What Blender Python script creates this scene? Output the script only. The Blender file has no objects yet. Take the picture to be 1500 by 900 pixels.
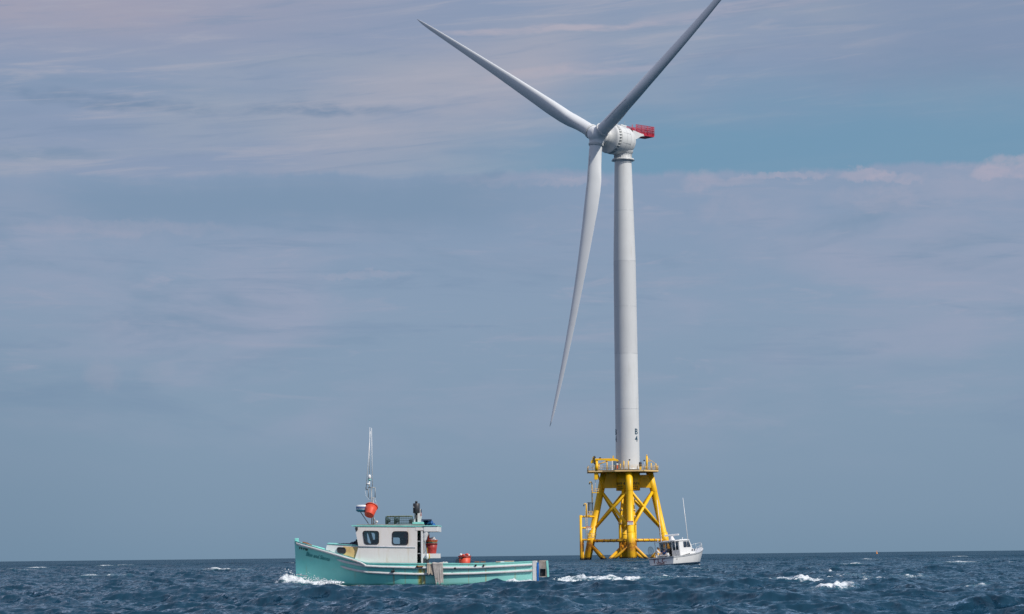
import bpy, bmesh, math, random
import numpy as np
from mathutils import Vector, Matrix
from math import pi, sin, cos, tan, radians, atan, atan2, sqrt, exp

random.seed(7)
scene = bpy.context.scene
COL = scene.collection

# ------------------------------------------------------------------ camera
W, H, F = 1500., 900., 3540.
HC = 1.45
ROLL = radians(0.62)
PITCH = atan((814.6 - 450) / F)
FW = Vector((0, cos(PITCH), sin(PITCH)))
UP0 = Vector((0, -sin(PITCH), cos(PITCH)))
R0 = Vector((1, 0, 0))
RT = R0 * cos(ROLL) - UP0 * sin(ROLL)
UP = UP0 * cos(ROLL) + R0 * sin(ROLL)
CAM = Vector((0, 0, HC))
cd = bpy.data.cameras.new('camera')
cam = bpy.data.objects.new('camera', cd)
COL.objects.link(cam)
cd.sensor_width = 36.0
cd.lens = F / W * 36.0
cd.clip_start = 0.5
cd.clip_end = 90000
cam.matrix_world = Matrix(((RT.x, UP.x, -FW.x, CAM.x), (RT.y, UP.y, -FW.y, CAM.y), (RT.z, UP.z, -FW.z, CAM.z), (0, 0, 0, 1)))
scene.camera = cam


def at(px, py, Y):
    """world point at distance Y that matches a measured place of the photograph"""
    d = FW + RT * ((px - W / 2) / F) + UP * ((H / 2 - py) / F)
    return CAM + d * (Y / d.y)


# ------------------------------------------------------------------ sun
SUN_EL, SUN_AZ = radians(44), radians(51)     # azimuth to the right of the direction behind the camera
sd = Vector((sin(SUN_AZ) * cos(SUN_EL), -cos(SUN_AZ) * cos(SUN_EL), sin(SUN_EL)))
sl = bpy.data.lights.new('sun', 'SUN')
sl.energy = 3.9
sl.angle = radians(0.55)
sl.color = (1.0, 0.94, 0.86)
so = bpy.data.objects.new('sun', sl)
COL.objects.link(so)
so.rotation_euler = sd.to_track_quat('Z', 'Y').to_euler()
so.location = (200, -200, 300)

# ------------------------------------------------------------------ view
vs = scene.view_settings
vs.view_transform = 'Standard'
vs.look = 'None'
vs.exposure = 0.0
vs.gamma = 1.0
vs.use_curve_mapping = False


# ------------------------------------------------------------------ node helper
class NT:
    def __init__(s, tree):
        s.t = tree; s.n = tree.nodes; s.l = tree.links

    def new(s, typ, **kw):
        nd = s.n.new(typ)
        for k, v in kw.items(): setattr(nd, k, v)
        return nd

    def put(s, sock, v):
        if isinstance(v, bpy.types.NodeSocket): s.l.new(v, sock)
        else:
            try: sock.default_value = v
            except Exception: sock.default_value = (*v, 1.0)

    def m(s, op, a, b=0.0, c=0.0, clamp=False):
        nd = s.new('ShaderNodeMath', operation=op); nd.use_clamp = clamp
        s.put(nd.inputs[0], a); s.put(nd.inputs[1], b); s.put(nd.inputs[2], c)
        return nd.outputs[0]

    def add(s, a, b): return s.m('ADD', a, b)
    def sub(s, a, b): return s.m('SUBTRACT', a, b)
    def mul(s, a, b): return s.m('MULTIPLY', a, b)

    def ss(s, x, lo, hi, o0=0.0, o1=1.0):
        nd = s.new('ShaderNodeMapRange'); nd.interpolation_type = 'SMOOTHSTEP'
        s.put(nd.inputs['Value'], x); s.put(nd.inputs['From Min'], lo); s.put(nd.inputs['From Max'], hi)
        s.put(nd.inputs['To Min'], o0); s.put(nd.inputs['To Max'], o1)
        return nd.outputs[0]

    def xyz(s, x, y, z):
        nd = s.new('ShaderNodeCombineXYZ'); s.put(nd.inputs[0], x); s.put(nd.inputs[1], y); s.put(nd.inputs[2], z)
        return nd.outputs[0]

    def sep(s, v):
        nd = s.new('ShaderNodeSeparateXYZ'); s.l.new(v, nd.inputs[0]); return nd.outputs

    def noise(s, v, scale=1.0, detail=3.0, rough=0.5, dist=0.0):
        nd = s.new('ShaderNodeTexNoise'); s.put(nd.inputs['Vector'], v)
        nd.inputs['Scale'].default_value = scale; nd.inputs['Detail'].default_value = detail
        nd.inputs['Roughness'].default_value = rough; nd.inputs['Distortion'].default_value = dist
        return nd.outputs['Fac']

    def mix(s, f, a, b):
        nd = s.new('ShaderNodeMix', data_type='RGBA')
        s.put(nd.inputs[0], f); s.put(nd.inputs[6], a); s.put(nd.inputs[7], b)
        return nd.outputs[2]

    def vscale(s, v, sc, loc=(0, 0, 0)):
        nd = s.new('ShaderNodeMapping'); s.l.new(v, nd.inputs[0]); nd.inputs['Scale'].default_value = sc
        nd.inputs['Location'].default_value = loc
        return nd.outputs[0]


def srgb(h):
    h = h.lstrip('#'); c = [int(h[i:i + 2], 16) / 255 for i in (0, 2, 4)]
    return tuple(x / 12.92 if x <= .04045 else ((x + .055) / 1.055) ** 2.4 for x in c)


def c4(c): return (c[0], c[1], c[2], 1.0)


# ------------------------------------------------------------------ world: daylight sky with thin high cloud and a low cloud bank
world = bpy.data.worlds.new('World')
scene.world = world
world.use_nodes = True
T = NT(world.node_tree)
T.n.clear()
sky = T.new('ShaderNodeTexSky', sky_type='NISHITA')
sky.sun_disc = False
sky.sun_elevation = SUN_EL
sky.sun_rotation = atan2(sd.x, sd.y)
sky.air_density = 1.0; sky.dust_density = 1.0; sky.ozone_density = 1.5
bg1 = T.new('ShaderNodeBackground'); T.l.new(sky.outputs[0], bg1.inputs[0]); bg1.inputs[1].default_value = 0.10
tc = T.new('ShaderNodeTexCoord')
dx, dy, dz = T.sep(tc.outputs['Generated'])
az = T.m('ARCTAN2', dx, dy)
el = T.m('ARCTAN2', dz, T.m('SQRT', T.add(T.mul(dx, dx), T.mul(dy, dy))))
K = F / 100.0                        # one unit of X or Y is about 100 photo pixels of sky
X = T.add(T.mul(az, K * 1.0), T.mul(el, -0.010 * K))
Y = T.mul(el, K)
P = T.xyz(X, Y, 0.37)


def nz(sx, sy, detail=4, rough=.55, dist=0.0, off=(0, 0, 0)):
    return T.noise(T.vscale(P, (sx, sy, 1), off), 1.0, detail, rough, dist)


def cen(n, a): return T.mul(T.sub(n, 0.5), a)      # centred noise


PB_ = T.xyz(X, Y, 4.4)
# base colour by elevation
ramp = T.new('ShaderNodeValToRGB')
T.l.new(T.m('DIVIDE', Y, 10.0, clamp=True), ramp.inputs[0])
stops = [(0.0, '#7590a8'), (0.06, '#7b94ac'), (0.2, '#8299b1'), (0.36, '#879cb5'), (0.5, '#869ab5'), (0.62, '#889bb6'), (0.8, '#8e9db7'), (1.0, '#8c9ab4')]
er = ramp.color_ramp
er.elements[0].position = stops[0][0]; er.elements[0].color = c4(srgb(stops[0][1]))
er.elements[1].position = stops[-1][0]; er.elements[1].color = c4(srgb(stops[-1][1]))
for p_, h_ in stops[1:-1]:
    e_ = er.elements.new(p_); e_.color = c4(srgb(h_))
col = ramp.outputs[0]
# low frequency mottling of the bank
col = T.mix(T.mul(T.ss(nz(.22, .75, 5, .55, .3), .42, .72), T.ss(Y, .8, 3.0, .0, .95)), col, c4(srgb('#95a0b8')))
col = T.mix(T.mul(T.ss(nz(.3, 1.1, 5, .6, .4, (7, 3, 0)), .5, .78), T.ss(Y, .6, 2.6, .0, .95)), col, c4(srgb('#7a92ad')))
col = T.mix(T.mul(T.ss(nz(.7, 3.4, 6, .6, .6, (3, 9, 0)), .56, .8), T.ss(Y, 1.2, 3.2, .0, .75)), col, c4(srgb('#a0a5ba')))

bk = T.noise(T.vscale(PB_, (.38, 3.4, 1)), 1.0, 6, .64, .5)
col = T.mix(T.mul(T.mul(T.ss(bk, .52, .76), T.ss(Y, 1.5, 3.6)), .6), col, c4(srgb('#9ba2b8')))
col = T.mix(T.mul(T.mul(T.ss(bk, .46, .26), T.ss(Y, 1.5, 3.6)), .6), col, c4(srgb('#7b92ae')))

# edge of the cloud bank, about nine degrees up
Ye = T.add(T.add(5.52, T.mul(T.sub(X, 0), 0.0)), T.add(cen(nz(.55, .12, 2, .5), .35), cen(nz(2.2, 1.2, 6, .62), .26)))
above = T.ss(T.sub(Y, Ye), -0.025, 0.09)
# upper cloud sheet
PT = T.xyz(X, T.sub(Y, T.mul(X, .085)), 1.7)
upper = T.mix(T.ss(nz(.20, .9, 5, .55, .5, (1, 2, 0)), .36, .74), c4(srgb('#8a9ab5')), c4(srgb('#98a3b6')))
upper = T.mix(T.mul(T.ss(nz(.16, 2.6, 6, .6, .35, (5, 1, 0)), .50, .78), .5), upper, c4(srgb('#a2a6b7')))
upper = T.mix(T.mul(T.ss(nz(.22, 1.6, 5, .55, .5, (2, 6, 0)), .50, .78), .6), upper, c4(srgb('#7f95b0')))
# pale wedge in the middle and the warm top left corner
wedge = T.mul(T.ss(T.m('ABSOLUTE', T.sub(Y, T.add(T.mul(X, .25), 6.95))), 1.15, .15), T.mul(T.ss(X, -4.2, -1.6), T.ss(X, 1.7, .2)))
upper = T.mix(T.mul(wedge, T.ss(nz(.35, 1.2, 5, .55, .3, (4, 4, 0)), .2, .6, .3, .95)), upper, c4(srgb('#a4a7b7')))
corner = T.mul(T.ss(Y, 6.9, 8.0), T.ss(X, 0.8, -6.5))
upper = T.mix(T.mul(corner, .75), upper, c4(srgb('#a09fb3')))


# long dark shreds of cloud on the left and a long pale streak right of centre
NS_W = cen(nz(.9, .7, 3, .6, .2, (2, 8, 0)), .3)
NS_T = T.ss(nz(1.1, 4.5, 4, .65, .3, (4, 1, 0)), .3, .62, .15, 1.0)
NP_W = cen(nz(2.6, 2.8, 5, .65, .3, (9, 0, 0)), .42)
NP_T = T.ss(nz(3.0, 4.0, 4, .6, .4, (0, 5, 0)), .3, .62, .45, 1.0)


def streak(cx, cy, hx, hy, tilt=0.0, warp=.25):
    a_ = T.sub(X, cx)
    b_ = T.sub(T.add(Y, NS_W), T.add(cy, T.mul(a_, tilt)))
    q = T.add(T.m('POWER', T.m('ABSOLUTE', T.m('DIVIDE', a_, hx)), 2.0), T.m('POWER', T.m('ABSOLUTE', T.m('DIVIDE', b_, hy)), 2.0))
    return T.mul(T.ss(q, 1.6, .0), NS_T)


for (cx, cy, hx, hy, tl, k, h_) in [(-5.9, 6.62, 1.7, .13, -.06, .8, '#748ba8'), (-2.9, 6.55, 1.25, .10, .0, .85, '#748ba8'), (-7.3, 5.85, 1.3, .12, 0, .6, '#748eaa'),
                                    (.55, 7.68, 1.7, .055, .03, .8, '#b3aebb'), (.5, 7.05, 1.2, .09, .1, .7, '#b2adb9'), (3.6, 7.95, 2.0, .10, .12, .6, '#aaa9ba'),
                                    (1.9, 7.15, 1.6, .06, .1, .6, '#aaa9bb'), (-6.6, 7.9, 2.2, .3, .0, .5, '#a5a2b2'), (-2.2, 5.6, .0001, .1, 0, 0, '#7f95b0'),
                                    (6.3, 7.0, 2.0, .35, .0, .5, '#7d93ae'), (-.3, 5.9, .8, .1, 0, .4, '#8195b0')]:
    if k: upper = T.mix(T.mul(streak(cx, cy, hx, hy, tl), k), upper, c4(srgb(h_)))
fine_ = T.noise(T.vscale(PT, (.42, 5.0, 1)), 1.0, 5, .62, .5)
upper = T.mix(T.mul(T.ss(fine_, .50, .74), .65), upper, c4(srgb('#a9abba')))
upper = T.mix(T.mul(T.ss(fine_, .48, .26), .60), upper, c4(srgb('#8093af')))
upper = T.mix(T.mul(T.ss(X, 2.5, 7.0), T.ss(Y, 5.9, 7.0, 0.0, .55)), upper, c4(srgb('#7c8fac')))
# clear blue wedge opening to the right, between the bank and the upper sheet
Yu = T.add(T.add(5.7, T.ss(X, -2.0, 3.0, 0.0, .75)), cen(nz(.4, .5, 4, .55, .2, (8, 0, 0)), .9))
blue = T.mul(T.ss(T.add(T.sub(Y, Yu), cen(nz(.5, 2.2, 5, .6, .4, (1, 1, 4)), .5)), .9, -.5), T.ss(X, -3.6, 2.2))
blue = T.mul(blue, T.ss(nz(.3, 1.2, 4, .5, .2, (3, 3, 1)), .25, .5, .7, 1.0))
upper = T.mix(T.mul(blue, .92), upper, c4(srgb('#7097b3')))
# the bank darkens just below its edge on the left, brightens in rounded tops on the right
bank = T.mix(T.mul(T.mul(T.ss(T.m('ABSOLUTE', T.sub(T.sub(Ye, Y), .38)), .62, .05), T.ss(X, 1.4, -1.2)), T.ss(X, -7.4, -5.6, .4, .9)), col, c4(srgb('#7b93ae')))
col2 = T.mix(above, bank, upper)
# bright cumulus tops
for (cx, cy, hx, hy, k) in [(7.3, 5.50, .52, .17, 1.1), (6.95, 5.44, .30, .10, 1.0), (5.15, 5.46, .42, .11, .95), (5.6, 5.40, .45, .09, .82), (2.75, 5.44, .30, .20, .72), (4.0, 5.46, .65, .06, .9), (3.3, 5.40, .4, .10, .6), (.9, 5.44, .6, .08, .55), (5.3, 5.1, .8, .2, .4), (3.2, 5.0, .6, .22, .35), (-6.0, 2.65, .3, .26, .35), (-5.2, 2.7, .3, .2, .22),
                            (.1, 5.5, 1.2, .12, .25), (6.3, 5.2, 1.6, .2, .3), (1.2, 4.9, 1.5, .2, .2), (-5.7, 4.8, 1.8, .12, .35), (-2.2, 4.1, .8, .06, .4)]:
    rx = T.m('DIVIDE', T.sub(X, cx), hx)
    ry = T.m('DIVIDE', T.sub(T.add(Y, T.mul(NP_W, .95)), cy), hy)
    q = T.add(T.mul(rx, rx), T.mul(ry, ry))
    puff = T.mul(T.ss(q, 1.3, .35 if k > .8 else .1), NP_T)
    col2 = T.mix(T.mul(puff, k * .62), col2, c4(srgb('#aca9bb')))
# slightly darker air towards the far left low sky
col2 = T.mix(T.mul(T.ss(X, -4, -8), T.ss(Y, 5, 0, .0, .45)), col2, c4(srgb('#6c87a0')))
bg2 = T.new('ShaderNodeBackground'); T.l.new(col2, bg2.inputs[0]); T.l.new(T.ss(Y, 12, 26, 1.0, 1.75), bg2.inputs[1])  # cloud overhead, out of frame, brightened as added fill for shaded sides
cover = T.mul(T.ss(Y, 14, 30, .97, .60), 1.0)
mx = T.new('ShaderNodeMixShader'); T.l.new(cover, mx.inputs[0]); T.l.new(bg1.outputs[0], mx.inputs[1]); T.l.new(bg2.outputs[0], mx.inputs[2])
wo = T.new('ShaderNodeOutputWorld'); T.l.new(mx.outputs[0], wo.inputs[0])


# ------------------------------------------------------------------ materials
MATS = {}


def mat(name, colr, rough=.5, metal=0.0, var=.12, vscale=3.0, dirt=None, dirt_amt=0.0, dirt_scale=1.5, streaky=False, bump=0.0, bscale=20.0, coat=0.0):
    if name in MATS: return MATS[name]
    m = bpy.data.materials.new(name); m.use_nodes = True
    t = NT(m.node_tree)
    b = t.n['Principled BSDF']
    tcn = t.new('ShaderNodeTexCoord').outputs['Object']
    n1 = t.noise(tcn, vscale, 4, .6)
    lo = tuple(max(0, x * (1 - var)) for x in colr); hi = tuple(min(1, x * (1 + var)) for x in colr)
    c = t.mix(t.ss(n1, .3, .7), c4(lo), c4(hi))
    if dirt:
        v = t.vscale(tcn, (6, 6, .7)) if streaky else tcn
        n2 = t.noise(v, dirt_scale, 6, .65)
        c = t.mix(t.mul(t.ss(n2, .52, .75), dirt_amt), c, c4(dirt))
    t.l.new(c, b.inputs['Base Color'])
    b.inputs['Roughness'].default_value = rough
    t.l.new(t.add(rough - .08, t.mul(n1, .16)), b.inputs['Roughness'])
    b.inputs['Metallic'].default_value = metal
    b.inputs['Coat Weight'].default_value = coat
    if bump:
        bn = t.new('ShaderNodeBump'); bn.inputs['Strength'].default_value = bump; bn.inputs['Distance'].default_value = .02
        t.l.new(t.noise(tcn, bscale, 4, .6), bn.inputs['Height']); t.l.new(bn.outputs[0], b.inputs['Normal'])
    MATS[name] = m
    return m


def glass_mat(name, tint=(.5, .6, .62), a=.55):
    if name in MATS: return MATS[name]
    m = bpy.data.materials.new(name); m.use_nodes = True
    t = NT(m.node_tree); t.n.clear()
    tr = t.new('ShaderNodeBsdfTransparent'); tr.inputs[0].default_value = c4(tint)
    gl = t.new('ShaderNodeBsdfGlossy'); gl.inputs['Roughness'].default_value = .03; gl.inputs[0].default_value = (.9, .95, 1, 1)
    fr = t.new('ShaderNodeFresnel'); fr.inputs[0].default_value = 1.5
    mxs = t.new('ShaderNodeMixShader'); t.l.new(t.m('ADD', fr.outputs[0], .06, clamp=True), mxs.inputs[0])
    t.l.new(tr.outputs[0], mxs.inputs[1]); t.l.new(gl.outputs[0], mxs.inputs[2])
    o = t.new('ShaderNodeOutputMaterial'); t.l.new(mxs.outputs[0], o.inputs[0])
    MATS[name] = m
    return m


RUST = (.23, .09, .03)
M_TOWER = mat('tower_paint', (.63, .645, .65), .42, var=.04, vscale=.12, dirt=(.50, .49, .46), dirt_amt=.5, dirt_scale=.25, streaky=True)
M_TOWER2 = mat('tower_paint_low', (.575, .59, .60), .45, var=.03, vscale=.12, dirt=(.42, .42, .42), dirt_amt=.4, dirt_scale=.25, streaky=True)
M_BLADE = mat('blade_paint', (.66, .68, .69), .38, var=.03, vscale=.1, dirt=(.45, .46, .46), dirt_amt=.3, dirt_scale=.1)
M_NAC = mat('nacelle_paint', (.64, .655, .655), .45, var=.03, vscale=.5, dirt=(.5, .5, .47), dirt_amt=.35, dirt_scale=.6)
M_SEAM = mat('seam_dark', (.25, .27, .28), .6)
M_RED = mat('red_metal', (.42, .012, .035), .5, var=.2, vscale=1.5)
M_DARK = mat('dark_metal', (.035, .037, .045), .5, var=.25)
M_BLACK = mat('black_rubber', (.018, .018, .022), .6, var=.3)
M_GREY = mat('grey_metal', (.30, .32, .33), .45, metal=.3, var=.2)
M_STEEL = mat('pale_steel', (.52, .54, .55), .4, metal=.3, var=.15)
M_TEXT = mat('marking_blue', (.02, .07, .11), .5)
M_TXK = mat('marking_black', (.03, .025, .02), .5)
M_WHITE = mat('white_paint', (.76, .76, .75), .35, var=.04, dirt=(.5, .42, .32), dirt_amt=.25, dirt_scale=2)
M_WHITEC = mat('white_gelcoat', (.80, .80, .79), .25, var=.03, coat=.3)
M_SIGNR = mat('sign_red', (.45, .03, .03), .5)
M_SIGNW = mat('sign_white', (.75, .75, .75), .5)
M_GRATE = mat('deck_grating', (.28, .24, .18), .7, var=.3)
M_RAIL = mat('rail_yellow', (.72, .50, .22), .55, var=.1)
M_GLASS = glass_mat('window_glass', (.72, .80, .82))
M_GLASSL = glass_mat('clear_glass', (.6, .66, .68))


def yellow_mat():
    m = bpy.data.materials.new('jacket_yellow'); m.use_nodes = True
    t = NT(m.node_tree); b = t.n['Principled BSDF']
    g = t.new('ShaderNodeNewGeometry'); pos = g.outputs['Position']
    x, y, z = t.sep(pos)
    n = t.noise(pos, .8, 5, .65); nf = t.noise(pos, 3.5, 5, .65)
    ns = t.noise(t.vscale(pos, (3, 3, .35)), 1.0, 5, .65)
    c = t.mix(t.ss(n, .3, .7), (.90, .50, .003, 1), (.97, .56, .005, 1))
    c = t.mix(t.mul(t.ss(ns, .60, .78), .55), c, (.36, .17, .03, 1))
    # rusty splash zone
    zz = t.add(z, t.mul(t.sub(ns, .5), 5.0))
    rz = t.mul(t.mul(t.ss(zz, 5.6, 4.2), t.ss(z, 1.6, 3.4, .35, 1.0)), t.ss(nf, .36, .56, .30, .95))
    c = t.mix(rz, c, (.42, .13, .02, 1))
    wz = t.ss(t.add(z, t.mul(t.sub(nf, .5), 1.6)), 1.1, .55)
    c = t.mix(wz, c, (.035, .03, .022, 1))
    t.l.new(c, b.inputs['Base Color'])
    t.l.new(t.add(.38, t.mul(n, .2)), b.inputs['Roughness'])
    return m


M_YEL = yellow_mat()


# ------------------------------------------------------------------ mesh helpers
class MB:
    def __init__(s): s.v = []; s.f = []; s.sm = []

    def add(s, vs_, fs, smooth=False):
        o = len(s.v); s.v += [Vector(p) for p in vs_]; s.f += [[i + o for i in q] for q in fs]; s.sm += [smooth] * len(fs)
        return s

    def box(s, c, size, rot=None, bev=0.0):
        c = Vector(c); hx, hy, hz = size[0] / 2, size[1] / 2, size[2] / 2
        bm = bmesh.new(); bmesh.ops.create_cube(bm, size=1.0)
        for v in bm.verts: v.co = Vector((v.co.x * 2 * hx, v.co.y * 2 * hy, v.co.z * 2 * hz))
        if bev > 0: bmesh.ops.bevel(bm, geom=bm.edges[:], offset=bev, segments=2, affect='EDGES', profile=.6)
        bm.verts.index_update()
        R = rot if rot is not None else Matrix.Identity(3)
        vs_ = [c + R @ v.co for v in bm.verts]; fs = [[v.index for v in f.verts] for f in bm.faces]; bm.free()
        return s.add(vs_, fs)

    def tube(s, p0, p1, r0, r1=None, n=12, caps=True):
        return s.path([p0, p1], [r0, r0 if r1 is None else r1], n, caps)

    def path(s, pts, rad, n=8, caps=True):
        pts = [Vector(p) for p in pts]
        if not isinstance(rad, (list, tuple)): rad = [rad] * len(pts)
        vs_ = []; prev = None
        for i, p in enumerate(pts):
            d = (pts[min(i + 1, len(pts) - 1)] - pts[max(i - 1, 0)]).normalized()
            if prev is None:
                a = Vector((0, 0, 1)) if abs(d.z) < .9 else Vector((1, 0, 0)); u = d.cross(a).normalized()
            else:
                u = (prev - d * prev.dot(d)).normalized()
            prev = u; w = d.cross(u)
            for k in range(n):
                t_ = 2 * pi * k / n; vs_.append(p + (u * cos(t_) + w * sin(t_)) * rad[i])
        fs = []
        for i in range(len(pts) - 1):
            for k in range(n):
                k2 = (k + 1) % n; fs.append([i * n + k, i * n + k2, (i + 1) * n + k2, (i + 1) * n + k])
        s.add(vs_, fs, True)
        if caps:
            o = len(s.v) - len(vs_)
            s.f.append([o + k for k in range(n)][::-1]); s.sm.append(False)
            s.f.append([o + (len(pts) - 1) * n + k for k in range(n)]); s.sm.append(False)
        return s

    def lathe(s, prof, org=(0, 0, 0), ax=(0, 0, 1), n=24, smooth=True, ref=None):
        ax = Vector(ax).normalized(); org = Vector(org)
        a = Vector(ref) if ref else (Vector((1, 0, 0)) if abs(ax.x) < .9 else Vector((0, 1, 0)))
        u = (a - ax * a.dot(ax)).normalized(); w = ax.cross(u)
        vs_ = []
        for (r, h) in prof:
            for k in range(n):
                t_ = 2 * pi * k / n; vs_.append(org + ax * h + (u * cos(t_) + w * sin(t_)) * max(r, 1e-4))
        fs = []
        for i in range(len(prof) - 1):
            for k in range(n):
                k2 = (k + 1) % n; fs.append([i * n + k, i * n + k2, (i + 1) * n + k2, (i + 1) * n + k])
        return s.add(vs_, fs, smooth)

    def grid(s, rows, smooth=True, closeu=False):
        nr, nc = len(rows), len(rows[0]); vs_ = [p for r in rows for p in r]; fs = []
        for i in range(nr - 1):
            for j in range(nc if closeu else nc - 1):
                j2 = (j + 1) % nc; fs.append([i * nc + j, i * nc + j2, (i + 1) * nc + j2, (i + 1) * nc + j])
        return s.add(vs_, fs, smooth)

    def prism(s, poly, ax, d0, d1):
        """poly: list of (a,b); ax: 'x','y','z' extrusion axis"""
        def P_(a, b, d): return {'x': (d, a, b), 'y': (a, d, b), 'z': (a, b, d)}[ax]
        n = len(poly); vs_ = [P_(a, b, d0) for a, b in poly] + [P_(a, b, d1) for a, b in poly]
        fs = [list(range(n))[::-1], [n + i for i in range(n)]] + [[i, (i + 1) % n, n + (i + 1) % n, n + i] for i in range(n)]
        return s.add(vs_, fs)

    def build(s, name, m, parent=None, label=None, recalc=True, bevel=0.0):
        me = bpy.data.meshes.new(name)
        me.from_pydata([tuple(v) for v in s.v], [], s.f)
        me.polygons.foreach_set('use_smooth', s.sm)
        if recalc:
            bm = bmesh.new(); bm.from_mesh(me); bmesh.ops.recalc_face_normals(bm, faces=bm.faces); bm.to_mesh(me); bm.free()
        me.materials.append(m)
        o = bpy.data.objects.new(name, me); COL.objects.link(o)
        if parent is not None: o.parent = parent
        if label: o['label'] = label
        return o


def thing(name, label, cat, loc=(0, 0, 0), rot=(0, 0, 0), group=None):
    o = bpy.data.objects.new(name, None); COL.objects.link(o); o.empty_display_size = .3
    o.location = loc; o.rotation_euler = rot; o['label'] = label; o['category'] = cat
    if group: o['group'] = group
    return o


def rounded(poly, r, n=4):
    out = []; N = len(poly)
    for i in range(N):
        p = Vector(poly[i]); a = (Vector(poly[i - 1]) - p); b = (Vector(poly[(i + 1) % N]) - p)
        ra = min(r, a.length * .45, b.length * .45)
        p0 = p + a.normalized() * ra; p1 = p + b.normalized() * ra
        for k in range(n + 1):
            t_ = k / n; out.append(tuple(p0 * (1 - t_) ** 2 + p * 2 * t_ * (1 - t_) + p1 * t_ ** 2))
    return out


def plate(name, outer, holes, thick, fn, m, parent, label=None):
    """flat plate with openings; outer / holes are 2-D loops; fn maps (a, b, depth) to 3-D"""
    cu = bpy.data.curves.new(name, 'CURVE'); cu.dimensions = '2D'; cu.fill_mode = 'BOTH'; cu.extrude = thick / 2
    for lp in [outer] + holes:
        sp = cu.splines.new('POLY'); sp.points.add(len(lp) - 1); sp.use_cyclic_u = True
        for i, (a, b) in enumerate(lp): sp.points[i].co = (a, b, 0, 1)
    tmp = bpy.data.objects.new(name, cu); COL.objects.link(tmp)
    dg = bpy.context.evaluated_depsgraph_get()
    me = bpy.data.meshes.new_from_object(tmp.evaluated_get(dg))
    bpy.data.objects.remove(tmp)
    for v in me.vertices: v.co = fn(v.co.x, v.co.y, v.co.z)
    me.materials.clear(); me.materials.append(m)
    bm = bmesh.new(); bm.from_mesh(me); bmesh.ops.remove_doubles(bm, verts=bm.verts, dist=1e-4); bmesh.ops.recalc_face_normals(bm, faces=bm.faces)
    bm.to_mesh(me); bm.free()
    o = bpy.data.objects.new(name, me); COL.objects.link(o); o.parent = parent
    if label: o['label'] = label
    return o


def text(name, s_, size, fn, m, parent, shear=0.0, extrude=.01, bold=0.0, spacing=1.0, align='LEFT'):
    cu = bpy.data.curves.new(name, 'FONT'); cu.body = s_; cu.size = size; cu.extrude = extrude; cu.shear = shear; cu.offset = bold
    cu.space_character = spacing; cu.align_x = align; cu.resolution_u = 4
    tmp = bpy.data.objects.new(name, cu); COL.objects.link(tmp)
    dg = bpy.context.evaluated_depsgraph_get()
    me = bpy.data.meshes.new_from_object(tmp.evaluated_get(dg)); bpy.data.objects.remove(tmp)
    for v in me.vertices: v.co = fn(v.co.x, v.co.y, v.co.z)
    me.materials.clear(); me.materials.append(m)
    o = bpy.data.objects.new(name, me); COL.objects.link(o); o.parent = parent
    return o


def lerp(a, b, t): return a + (b - a) * t


def interp(x, xs, ys): return float(np.interp(x, xs, ys))


# ================================================================== SEA
NAZ_F = 940; AZF = radians(14.5)
fine = np.linspace(-AZF, AZF, NAZ_F)
k_ = np.arange(1, 71) / 70.0
side = AZF + (pi - AZF) * (k_ ** 2.6)
step0 = fine[1] - fine[0]
side = np.maximum(side, AZF + step0 * np.arange(1, 71))
azs = np.concatenate([-side[::-1][1:], fine, side[:-1]])
rr = [3.0]
while rr[-1] < 60000:
    r_ = rr[-1]
    q_ = 1.03 if r_ < 40 else (1.0013 if r_ < 260 else (1.0022 if r_ < 700 else (1.006 if r_ < 3000 else 1.06)))
    rr.append(r_ * q_)
rr = np.array(rr); NR, NA = len(rr), len(azs)
Rg, Ag = np.meshgrid(rr, azs, indexing='ij')
gx = (Rg * np.sin(Ag)).astype(np.float32).ravel(); gy = (Rg * np.cos(Ag)).astype(np.float32).ravel()
rad = Rg.astype(np.float32).ravel()
dr = np.gradient(rr); cell = np.repeat(dr[:, None], NA, 1).astype(np.float32).ravel()
cell = np.maximum(cell, (np.gradient(azs)[None, :] * rr[:, None]).astype(np.float32).ravel() * .5)
rng = np.random.default_rng(11)
z = np.zeros_like(gx); dxx = np.zeros_like(gx); dyy = np.zeros_like(gx)
NW = 120
lam = np.exp(np.linspace(math.log(.30), math.log(26), NW))
for i, L_ in enumerate(lam):
    k = 2 * pi / L_
    slope = (.048 if L_ < 1.5 else (.038 if L_ < 3.5 else .032)) * (1.0 if L_ < 9 else exp(-(math.log(L_ / 9) / .5) ** 2))
    th = radians(246) + rng.normal() * radians(26 if L_ > 3 else 38)
    ph = rng.random() * 2 * pi
    a = slope / k
    row = np.clip((L_ / np.maximum(cell, 1e-6) - 2.2) / 2.2, 0, 1)     # only waves the mesh can carry
    live = row > 0
    ang = (k * (np.cos(th) * gx[live] + np.sin(th) * gy[live]) + ph).astype(np.float32)
    s_, c_ = np.sin(ang), np.cos(ang)
    w_ = row[live] * a
    z[live] += w_ * c_
    dxx[live] -= w_ * s_ * np.cos(th) * .85; dyy[live] -= w_ * s_ * np.sin(th) * .85


def hnoise(x, y, seed, octs=3, lac=2.1):
    """cheap smooth pseudo noise from summed sines, about -1..1"""
    rg = np.random.default_rng(seed); out = np.zeros_like(x); amp = 1.0; f_ = 1.0
    for o in range(octs):
        for q in range(4):
            t_ = rg.random() * 2 * pi; out += amp * .35 * np.sin(f_ * (np.cos(t_) * x + np.sin(t_) * y) * (1 + .6 * rg.random()) + rg.random() * 6.28)
        amp *= .6; f_ *= lac
    return out


# gustiness: areas of livelier and calmer water
z *= 1.0 + .25 * hnoise(gx / 14, gy / 14, 5, 2)
foam = np.zeros_like(gx)


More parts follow.
